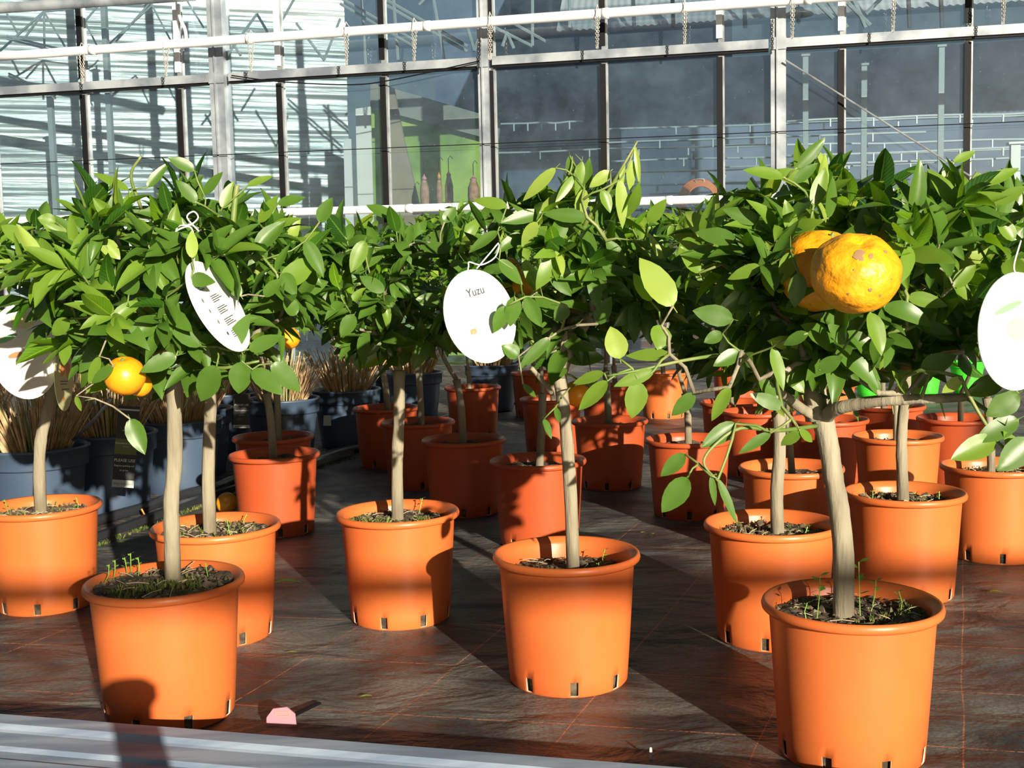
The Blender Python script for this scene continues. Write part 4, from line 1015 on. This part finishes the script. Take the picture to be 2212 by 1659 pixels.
def fruit(key, px, py, Y, rpx, mt, tilt=(0, 0, 0), seed=0, sq=.88, rough=.02, scar=False, label=None):
    O = ROOT[key].location
    c = at(px, py, Y); r = rpx * Y / F_PX
    o = fruit_mb(r, sq, rough, seed).build('fruit', mt, ROOT[key], smooth=True, loc=c - O); o.rotation_euler = tilt
    if label: o['label'] = label
    s = MB(); s.lathe([(.0015, r * sq * .98), (.004, r * sq * .88), (.006, r * sq * .84)], 8)
    if not scar: s.build('stalk', M['twig'], o, smooth=True)
    if scar:
        rr = random.Random(4); sb = MB()
        for (ax, az, s_) in ((-.14, .52, .016), (.1, .46, .007), (-.12, .38, .007), (.05, -.35, .006), (.45, .55, .006), (.3, -.5, .004), (-.3, .15, .004), (.55, -.1, .003), (-.4, -.45, .004)):
            d = Vector((ax, -math.sqrt(max(0, 1 - ax * ax - az * az)), az)); inv = o.rotation_euler.to_matrix().inverted(); dl = inv @ d
            # place on the actual surface
            rr_ = 1 + rough * mnoise.noise(dl * 2.2 + Vector((seed, 0, 0))) * 1.6 + rough * .55 * mnoise.noise(dl * 7 + Vector((0, seed, 0)))
            p = Vector((dl.x, dl.y, dl.z * sq)) * r * (rr_ + .004)
            u = dl.orthogonal().normalized(); v = dl.cross(u)
            ring = [p + (u * math.cos(t_) * rr.uniform(.5, 1.2) + v * math.sin(t_) * rr.uniform(.4, 1)) * s_ * .6 for t_ in [k * PI / 4 for k in range(8)]]
            sb.add([p + dl * .0006] + ring, [(0, 1 + k, 1 + (k + 1) % 8) for k in range(8)])
        sb.build('scars', M['scar'], o, smooth=True)
    return o
fruit('a', 1848, 590, 1.50, 96, M['yuzu'], (.55, -.12, .2), 3, .86, .030, True, 'big bumpy yellow yuzu in front, with brown scars')
fruit('a', 1772, 584, 1.64, 88, M['yuzu'], (.3, .25, 0), 8, 1.0, .025, False, 'yuzu half hidden behind the other one')
fruit('c', 270, 812, 1.86, 44, M['orange'], (.3, 0, 0), 2, .95, .012, label='sunlit orange below the leaves')
fruit('c', 302, 832, 1.93, 26, M['orange'], (.3, 0, 0), 5, .95, .012)
fruit('e', 622, 730, 2.42, 26, M['orange'], (.3, 0, 0), 6, .95, .012)
fruit('b', 1088, 592, 2.20, 40, M['orange'], (.3, 0, 0), 7, .95, .015)
fruit('b', 1140, 618, 2.12, 34, M['orange'], (.3, 0, 0), 9, .95, .015)
fruit('b', 1246, 850, 2.26, 30, M['orange'], (.3, 0, 0), 10, .95, .012, label='orange in shade behind the trunk')
o = fruit_mb(.036, .95, .012, 12).build('orange_fruit', M['orange'], smooth=True)
g_ = gr(487, 1113); o.location = (g_.x, g_.y + .03, .0355); o.rotation_euler = (1.2, .3, 0)
tag(o, 'fallen orange lying on the cloth beside the black hose', 'orange')

# ------------------------------------------------------------------ the printed plant labels
def text_mesh(s, size, mt, name, parent, loc, rot=(0, 0, 0), align='CENTER', ext=.0002):
    cu = bpy.data.curves.new('t', 'FONT'); cu.body = s; cu.size = size; cu.align_x = align; cu.align_y = 'CENTER'; cu.extrude = ext
    ob = bpy.data.objects.new('t', cu); COL.objects.link(ob)
    bpy.context.view_layer.update()
    me = bpy.data.meshes.new_from_object(ob.evaluated_get(bpy.context.evaluated_depsgraph_get()))
    bpy.data.objects.remove(ob); me.materials.clear(); me.materials.append(mt)
    o_ = bpy.data.objects.new(name, me); COL.objects.link(o_); o_.parent = parent; o_.location = loc; o_.rotation_euler = rot
    return o_
def disc_tag(px, py, Y, long_px, short_px, ang, mt, label, prints=(), flip=1, string_to=None, base_w=1.0, cat='label'):
    """round label: seen with its long axis at ang degrees (clockwise from up), turned so that it looks short_px wide"""
    c = at(px, py, Y); D = long_px * Y / F_PX
    view = (c - Vector((0, 0, CAM_H))).normalized()
    a = math.radians(ang)
    rt = Vector((1, 0, 0)); up_ = (Vector((0, 0, 1)) - view * view.z).normalized(); rt = view.cross(up_).normalized()
    ly = (up_ * math.cos(a) + rt * math.sin(a)).normalized()
    lx0 = (rt * math.cos(a) - up_ * math.sin(a)).normalized()
    tt = math.acos(min(1, short_px / long_px / base_w)) * flip
    lx = (lx0 * math.cos(tt) + view * math.sin(tt)).normalized()
    ln = lx.cross(ly).normalized()                       # towards the viewer
    root = empty('plant_label', c)
    root.rotation_euler = Matrix((lx, ly, ln)).transposed().to_euler()
    tag(root, label, cat)
    mb = MB(); n = 48; th = .0006
    ring = [(D / 2 * base_w * math.cos(2 * PI * k / n), D / 2 * math.sin(2 * PI * k / n), -th) for k in range(n)]
    mb.prism(ring, (0, 0, 2 * th)); mb.build('disc', mt, root)
    for p in prints:
        if p[0] == 'text': text_mesh(p[1], p[2] * D, M[p[5]] if len(p) > 5 else M['ink'], 'lettering', root, (p[3] * D, p[4] * D, th + .0003))
        elif p[0] == 'bars':
            mb = MB()
            for (x0, x1, yy, h_) in p[1]: mb.box(((x0 + x1) / 2 * D, yy * D, th + .0003), ((x1 - x0) * D, h_ * D, .0003))
            mb.build('small_print', M[p[2]], root)
        elif p[0] == 'blob':
            mb = MB(); nm, x0, y0, rx, ry, rot_ = p[1:7]
            pts = [(rx * D * math.cos(t_) * (1 if abs(math.cos(t_)) < .8 else 1.15), ry * D * math.sin(t_)) for t_ in [2 * PI * k / 20 for k in range(20)]]
            pts = [(x0 * D + px_ * math.cos(rot_) - py_ * math.sin(rot_), y0 * D + px_ * math.sin(rot_) + py_ * math.cos(rot_), th + .0001) for px_, py_ in pts]
            mb.prism(pts, (0, 0, .0003)); mb.build('printed_picture', M[nm], root)
    if string_to:
        inv = root.rotation_euler.to_matrix().inverted()
        pts = [Vector((0, D / 2 * .93, 0))] + [inv @ (at(x, y, yy) - c) for x, y, yy in string_to]
        mb = MB(); mb.tube(smooth_path(pts, 5), .0013, 6); mb.build('tie_wire', M['wire'], root, smooth=True)
    return root
disc_tag(1038, 683, 1.94, 206, 150, -16, M['label'], 'round white plant label reading Yuzu, hung on the centre tree', [('text', 'Yuzu', .13, .03, .26, 'ink_dark'), ('bars', [(-.21, -.12, -.13, .055)], 'print_peach'), ('bars', [(-.18, -.15, -.13, .025)], 'label')], 1,
         [(1012, 575, 1.95), (1014, 566, 1.95), (1040, 572, 1.96), (1070, 555, 1.98), (1078, 525, 2.0), (1060, 545, 1.98), (1030, 580, 1.95)])
disc_tag(54, 760, 2.30, 206, 138, -6, M['label'], 'round white plant label with faint brown fruit print at the left edge', [('blob', 'print_peach', -.15, -.02, .09, .03, .1), ('blob', 'print_peach', .14, .05, .05, .1, -.3), ('blob', 'print_green', -.22, .16, .13, .03, .2), ('blob', 'label_yellow', .05, .33, .16, .09, 0)], 1,
         [(45, 650, 2.3), (38, 620, 2.32), (52, 590, 2.36), (56, 600, 2.36), (42, 630, 2.33)])
disc_tag(2196, 716, 1.56, 256, 150, 0, M['label'], 'large round white plant label at the right edge of the frame', [('blob', 'print_green', -.12, .2, .16, .03, .3), ('blob', 'label_yellow', .0, .02, .12, .1, 0)], 1, [(2190, 575, 1.57), (2205, 520, 1.6)])
lines_ = []
for r_ in range(4):
    for q_ in range(4): lines_.append((-.06, .10 + .04 * ((q_ * 7 + r_) % 3), .12 - r_ * .13 - q_ * .021, .008))
disc_tag(472, 662, 1.83, 218, 88, -28, M['label'], 'narrow turned white plant label with grey printed lines, in the front left tree', [('bars', lines_, 'ink_dark'), ('bars', [(-.2, -.06, .25, .012), (-.2, -.08, .22, .012)], 'ink'), ('blob', 'ink', -.26, .12, .016, .022, 0), ('blob', 'ink', -.24, 0, .014, .022, 0), ('blob', 'ink', -.2, -.13, .014, .022, 0), ('blob', 'ink_dark', -.15, -.27, .014, .02, 0)], 1,
         [(420, 520, 1.84), (410, 490, 1.84), (380, 500, 1.84), (378, 520, 1.85), (384, 490, 1.85), (412, 485, 1.84), (428, 470, 1.84), (418, 457, 1.84), (404, 470, 1.84), (430, 500, 1.84)])
disc_tag(138, 815, 2.42, 146, 38, 2, M['label_yellow'], 'slender pale yellow plant label seen nearly edge on, beside the round white one', [('blob', 'print_orange', -.08, .12, .12, .1, .3), ('blob', 'print_orange', .2, .1, .1, .12, -.3), ('bars', [(-.2, .2, -.06, .02), (-.2, .15, -.1, .02), (-.15, .25, -.18, .02)], 'ink'), ('blob', 'print_orange', -.05, -.32, .06, .03, 0)], 1, [(136, 700, 2.45)])
disc_tag(240, 735, 2.32, 130, 82, -6, M['label_yellow'], 'pale yellow plant label with an orange print, behind the front left leaves', [('blob', 'print_orange', .1, -.02, .2, .13, .2), ('blob', 'print_peach', .15, .14, .2, .05, .2)], 1, [(240, 650, 2.33)])
disc_tag(1888, 808, 3.9, 62, 30, -3, M['label'], 'small white plant label before the lime green pots', [('bars', [(-.3, -.2, .1, .3), (-.3, .3, -.05, .02), (-.3, .2, -.1, .02)], 'ink')], 1, [(1884, 760, 3.9)])
disc_tag(1727, 818, 3.2, 48, 40, 8, M['grey_label'], 'small greyish plant label left of the front right tree fork', [('bars', [(-.3, .3, .1, .04)], 'label')], 1, [(1722, 780, 3.2)])
disc_tag(1898, 776, 3.8, 30, 12, 4, M['label'], 'tiny white plant label just above the small white one at right', [], 1, [(1900, 750, 3.8)])

# ------------------------------------------------------------------ blue pots of cut grass
def grass_meshes(seed):
    rr = random.Random(seed); st = MB(); gb = MB()
    for k in range(230):
        a_ = rr.uniform(0, 2 * PI); r0 = .085 * math.sqrt(rr.random()); lean = rr.uniform(.1, .5) * (r0 / .085 + .25)
        h = rr.uniform(.10, .24); b = Vector((r0 * math.cos(a_), r0 * math.sin(a_), .225)); t_ = b + Vector((math.cos(a_) * lean * h * 1.3, math.sin(a_) * lean * h * 1.3, h))
        wd = rr.uniform(.002, .0045); s = Vector((-math.sin(a_ + 1), math.cos(a_ + 1), 0)) * wd; nrm_ = Vector((math.cos(a_ + 1), math.sin(a_ + 1), 0)) * wd * .5
        mb_ = [b - s, b + nrm_, b + s, t_ - s * .8, t_ + nrm_, t_ + s * .8]
        st.add(mb_, [(0, 1, 4, 3), (1, 2, 5, 4)], 0)
    for k in range(70):
        a_ = rr.uniform(0, 2 * PI); r0 = rr.uniform(.0, .09); h = rr.uniform(.12, .42); lean = rr.uniform(.1, .8)
        b = Vector((r0 * math.cos(a_), r0 * math.sin(a_), .225)); dirx = Vector((math.cos(a_), math.sin(a_), 0)); s = Vector((-math.sin(a_), math.cos(a_), 0)) * .002
        pts = [b + dirx * lean * h * q * q * .6 + Vector((0, 0, h * q * (1 - .25 * lean * q))) for q in (0, .33, .66, 1)]
        vs = []
        for i, p in enumerate(pts): w_ = 1 - i / 3.2; vs += [p - s * w_, p + s * w_]
        gb.add(vs, [(0, 1, 3, 2), (2, 3, 5, 4), (4, 5, 7, 6)], 0)
    return st, gb
gsrc = []
for sd in (1, 2, 3):
    st, gb = grass_meshes(sd)
    a_, b_ = st.build('cut_stalks', M['grass_tan']), gb.build('grass_blades', M['grass_green']); gsrc.append((a_.data, b_.data)); bpy.data.objects.remove(a_); bpy.data.objects.remove(b_)
bsoil = soil_mesh(21, .142, .235, 60, 0, 0, .117).build('soil', [M['soil'], M['clod'], M['straw']]); bsoil_me = bsoil.data; bpy.data.objects.remove(bsoil)
bmoss = moss_mesh(5, .135, .24, 160).build('weeds', [M['moss'], M['seedling']]); bmoss_me = bmoss.data; bpy.data.objects.remove(bmoss)
BL = [(78, 966, 'slate blue pot of cut grass at the left edge, behind the leftmost tree'), (235, 936, 'slate blue pot of cut grass wearing the tall black and green label'),
      (385, 907, 'slate blue pot of cut grass behind the front left tree trunk, white sticker low on it'), (415, 884, 'slate blue pot of cut grass just behind the one with the low white sticker'),
      (610, 862, 'slate blue pot of cut grass directly behind the half shaded terracotta pots'), (748, 842, 'slate blue pot of cut grass with a white sticker on its band'),
      (893, 805, 'slate blue pot of cut grass between two tree trunks left of centre'), (1062, 788, 'slate blue pot of cut grass at the far end of the black hose, sun flecked'),
      (790, 800, 'slate blue pot of cut grass farthest back behind its row'), (478, 850, 'slate blue pot in the second row bearing a small black label'), (-60, 900, 'slate blue pot of cut grass at the very left, second row'),
      (130, 890, 'slate blue pot of tall standing grass stalks, second row at left'), (268, 868, 'slate blue pot of tall grass behind the sunlit orange')]
BR = {}
for k, (px, py, lb) in enumerate(BL):
    P = gr(px, py, .27); root = empty('potted_grass', (P.x, P.y, .006), rng.uniform(0, 6)); tag(root, lb, 'potted grass'); BR[k] = root
    sa, sb = gsrc[k % 3]
    for nm, me in (('pot', BLUE), ('soil', bsoil_me), ('moss', bmoss_me), ('cut_stalks', sa), ('grass_blades', sb)):
        o = bpy.data.objects.new(nm, me); COL.objects.link(o); o.parent = root
        if nm in ('cut_stalks', 'grass_blades') and k in (11, 12): o.scale = (1, 1, 1.8); o.location = (0, 0, -.18)
# stickers on two pots
def sticker(k, px, py, label, wd=.035, h_=.05):
    c = BR[k].location; d = Vector((at(px, py, c.y).x - c.x, 0, 0)); r = .143
    ang = math.asin(max(-.95, min(.95, d.x / r))); z = at(px, py, c.y - .13).z
    n = Vector((math.sin(ang), -math.cos(ang), 0)); p = Vector((c.x, c.y, z)) + n * .151; t_ = Vector((n.y, -n.x, 0)) * -1
    mb = MB(); q = []
    for (u, v) in ((-1, -1), (1, -.9), (.9, 1), (-.8, .9)): q.append(p + t_ * u * wd / 2 + Vector((0, 0, v * h_ / 2)))
    mb.prism(q, -n * .001)
    o = mb.build('sticker', M['label']); o.parent = BR[k]; o.matrix_parent_inverse = (Matrix.Translation(BR[k].location) @ Matrix.Rotation(BR[k].rotation_euler.z, 4, 'Z')).inverted()
    o['label'] = label
sticker(2, 320, 1008, 'torn white sticker', .03, .05)
sticker(5, 718, 908, 'white sticker', .045, .05)

# branded plant labels, hung from the blue pots
def long_label(px, py, Y, wd, h_, tilt, label, rows):
    c = at(px, py, Y); root = empty('plant_label', c); root.rotation_euler = (PI / 2 - .12, tilt, .08)
    tag(root, label, 'label')
    MB().box((0, 0, 0), (wd, h_, .0012)).build('backing', M['black_label'], root)
    MB().box((0, -h_ * .455, .0009), (wd, h_ * .09, .0006)).build('address_band', M['grey_label'], root)
    for (kind, a_, b_, c_) in rows:
        if kind == 'band': MB().box((0, a_ * h_, .0009), (wd, b_ * h_, .0006)).build('colour_band', M[c_], root)
        else: text_mesh(kind, b_ * wd, M[c_], 'lettering', root, (0, a_ * h_, .0016))
    return root
long_label(272, 965, 3.55, .066, .25, .10, 'tall black and olive plant label saying PLEASE USE, hung on a slate blue pot',
           [('band', .0, .19, 'olive_label'), ('Cortaderia selloana', .04, .125, 'label'), ('Pumila', -.0, .10, 'grey_label'), ('PLEASE USE', -.17, .19, 'label'), ('Elegrass potting soil', -.235, .115, 'label'), ('to grow', -.29, .12, 'label'), ('elegrass.com', -.455, .17, 'olive_label'), ('band', .455, .02, 'grey_label'), ('elegrass', .2, .14, 'grey_label')])
long_label(522, 888, 4.45, .062, .13, .04, 'small black plant label saying PLEASE USE, on the second row blue pot',
           [('PLEASE USE', .18, .17, 'label'), ('Elegrass potting soil', .02, .11, 'grey_label'), ('to grow', -.12, .11, 'grey_label'), ('elegrass.com', -.455, .15, 'black_label')])
mb = MB(); mb.tube([at(158, 950, 3.6), at(205, 905, 3.5), at(240, 862, 3.4)], .005, 6)
tag(mb.build('label_stake', M['galv'], smooth=True), 'thin grey stake slanting up from the leftmost slate blue pots', 'stake')

# ------------------------------------------------------------------ lime green pots
for k, (px, lb) in enumerate(((1806, 'leftmost lime green pot with a leafy plant, far back at right'), (1892, 'lime green pot behind the small white label'), (2010, 'lime green pot with a leafy plant left of the rightmost one'), (2102, 'rightmost lime green pot, only its rim band clear'))):
    P = gr(px, 862 - k * 3); root = empty('potted_shrub', (P.x, P.y + .1, 0)); tag(root, lb, 'potted plant')
    o = bpy.data.objects.new('pot', LIME); COL.objects.link(o); o.parent = root
    soil_mesh(31 + k, .094, .175, 20, 0, 0, .07).build('soil', [M['soil'], M['clod'], M['straw']], root)
    tm, lv = grow(300 + k, [Vector((0, 0, .16)), Vector((0, 0, .22)), Vector((0, 0, .27))], .007, (0, 0, .55), (.2, .18, .27), 40, .07, False, [], 6, .45)
    tm.build('trunk', [M['bark'], M['twig']], root, smooth=True); leaves_object('foliage', lv, False, root)

# ------------------------------------------------------------------ things on the ground
hp = [gr(x, y + 12) for x, y in ((150, 1140), (395, 1065), (505, 1036), (620, 1006), (695, 986), (770, 960), (940, 906), (1085, 868), (1125, 856))]
pts = [Vector((p.x, p.y, .021)) for p in hp]
hpath = smooth_path(pts, 8)
for it in range(6):
    for q in hpath:
        for br in BR.values():
            d = Vector((q.x - br.location.x, q.y - br.location.y, 0))
            if d.length < .148: q += d.normalized() * (.148 - d.length)
    for i in range(1, len(hpath) - 1): hpath[i] = (hpath[i - 1] + hpath[i] * 2 + hpath[i + 1]) / 4
tag(MB().tube(hpath, .019, 14).build('hose', M['black_plastic'], smooth=True), 'thick black plastic hose lying along the foot of the blue pots', 'hose')
pts = [gr(x, y) for x, y in ((-150, 1290), (225, 1168), (420, 1095), (560, 1050), (760, 985))]
pts = [Vector((p.x, p.y, .010)) for p in pts]
mb = MB(); P_ = smooth_path(pts, 4)
for i in range(len(P_) - 1):
    a, b = P_[i], P_[i + 1]; d = (b - a).normalized(); s = Vector((-d.y, d.x, 0)) * .012
    mb.prism([a - s, b - s, b + s, a + s], (0, 0, .022))
tag(mb.build('edging_strip', M['black_plastic']), 'low black edging strip between the cloth and the blue pots', 'edging')
# moss along the edge
rr = random.Random(12); mb = MB()
for k in range(520):
    t_ = rr.random(); i = min(int(t_ * (len(P_) - 1)), len(P_) - 2); p = P_[i].lerp(P_[i + 1], rr.random()) + Vector((rr.uniform(.0, .03), rr.uniform(-.05, -.012), 0)); h = rr.uniform(.004, .010)
    for q in range(3):
        a_ = rr.uniform(0, 6.28); dx, dy = math.cos(a_) * h, math.sin(a_) * h
        mb.add([Vector((p.x - dy * .4, p.y + dx * .4, 0)), Vector((p.x + dy * .4, p.y - dx * .4, 0)), Vector((p.x + dx, p.y + dy, h))], [(0, 1, 2)])
tag(mb.build('moss', M['moss']), 'thin yellow green moss along the black edging strip', 'moss', kind='stuff')
def ground_leaf(x, y, L, wd, rz, mi, label, curl=.15, z=.006):
    p = gr(x, y)
    o = leaves_object('fallen_leaf', [((0, 0, 0), (math.cos(rz), math.sin(rz), .12), (0, 0, 1), L, wd / 2, .25, curl, .2, mi)], True, None)
    o.location = (p.x, p.y, z); return tag(o, label, 'leaf')
ground_leaf(592, 1262, .075, .028, -.1, 1, 'curled yellow green fallen leaf on the cloth right of the front left pots')
ground_leaf(245, 1178, .05, .02, .1, 1, 'bright green fallen leaf beside the left edge pot')
ground_leaf(2138, 1284, .035, .018, -.1, 1, 'small dry fallen leaf on the cloth at right')
ground_leaf(1385, 1155, .018, .01, .5, 2, 'tiny yellow leaf scrap behind the centre pot')
ground_leaf(780, 1512, .022, .01, .3, 2, 'tiny yellow leaf scrap on the cloth in front of the left of centre pot')
ground_leaf(1412, 1158, .014, .01, 2, 2, 'tiny yellow leaf scrap nearest the pinkish pot')
ground_leaf(620, 1415, .022, .007, 0, 2, 'pale leaf scrap on an orange thread of the cloth')
ground_leaf(1160, 1135, .02, .01, .3, 2, 'leaf scrap behind the centre pot, at its left')
# pink tag with its black stake
p = gr(605, 1580); root = empty('plant_marker', (p.x, p.y + .01, .002)); tag(root, 'pink plastic plant marker with a black stake lying on the cloth by the rail', 'marker')
mb = MB(); hexa = [(-.021, 0), (-.021, .012), (-.012, .024), (.008, .026), (.02, .016), (.022, .0)]
mb.prism([(a_, -.006 + b_ * -.0, b_) if False else (a_ * 1.2, .3 * b_, .004 + b_ * 1.15) for a_, b_ in hexa], (0, .003, 0)); mb.build('tag_plate', M['pink'], root)
mb = MB()
for (a_, b_, c_, d_) in ((-.008, .020, .012, .020), (-.008, .014, .012, .014), (-.008, .014, -.008, .020), (.012, .014, .012, .020)):
    mb.tube([(a_ * 1.2, .3 * b_ - .0006, .004 + b_ * 1.15), (c_ * 1.2, .3 * d_ - .0006, .004 + d_ * 1.15)], .0009, 4)
mb.build('printed_frame', M['print_peach'], root)
mb = MB(); mb.prism([(.0, .012, .010), (.008, .012, .008), (.052, .105, .002), (.044, .108, .002)], (0, 0, .004)); mb.build('stake', M['rubber'], root)
mb = MB(); p = gr(1406, 1640); mb.box((p.x, p.y, .009), (.004, .002, .018)); mb.box((p.x, p.y, .0185), (.003, .0018, .002))
tag(mb.build('label_stake', M['grey_label']), 'tiny white stake standing in the cloth near the rail', 'stake')
mb = MB(); q = gr(320, 1125); mb.tube(smooth_path([Vector((q.x - .02, q.y, .04)), Vector((q.x, q.y, .014)), Vector((q.x + .05, q.y + .02, .03)), Vector((q.x + .075, q.y, .042))], 4), .003, 6)
tag(mb.build('orange_strap', M['print_orange'], smooth=True), 'thin orange strap curled on the edging behind the left pots', 'strap')

# the metal rail in front; its bluish shade is put into the colour
def rail_pt(t_, back, z):
    a, b = Vector((-.864, 1.881, 0)), Vector((.0516, 1.653, 0)); d = (b - a).normalized(); n = Vector((d.y, -d.x, 0))
    q = a + d * t_ + n * back; return Vector((q.x, q.y, z))
prof = [(-.012, .0), (-.012, .056), (-.006, .060), (.030, .060), (.040, .054), (.046, .052), (.095, .052), (.104, .047), (.126, .047), (.136, .050), (.176, .050), (.186, .044), (.210, .044), (.222, .046), (.30, .046), (.31, .030), (.31, 0)]
mb = MB(); n_ = len(prof); L_ = 24
vs = [rail_pt(-.8 + 3.2 * i / L_, b_, z_) for i in range(L_ + 1) for (b_, z_) in prof]
fs = [(i * n_ + k, i * n_ + (k + 1) % n_, (i + 1) * n_ + (k + 1) % n_, (i + 1) * n_ + k) for i in range(L_) for k in range(n_)]
fs += [tuple(range(n_)), tuple(range(L_ * n_ + n_ - 1, L_ * n_ - 1, -1))]
mb.add(vs, fs); M['rail'] = mat('weathered_blue_grey_metal', (.20, .26, .36), .65, 0, noise=(5, (.33, .40, .50), .38, .62, (1, 6, 1)))
tag(mb.build('metal_rail', M['rail']), 'weathered blue grey ribbed metal rail along the bottom edge', 'rail')
# unseen round-topped post, added so a shadow falls on the front left pot
q0 = Vector((-.64, 1.87, 0)) - Vector((light_dir.x, light_dir.y, 0)).normalized() * 1.62
post = MB(); zt_ = .115 + 1.62 * math.tan(SUN_EL)
post.lathe([(.001, 0), (.036, .001), (.036, zt_ - .05), (.046, zt_ - .035), (.044, zt_ - .015), (.03, zt_ - .003), (.001, zt_)], 24)
o = post.build('bollard', M['galv'], smooth=True, loc=(q0.x, q0.y, 0)); tag(o, 'round topped grey post standing before the rail, outside the view', 'post')
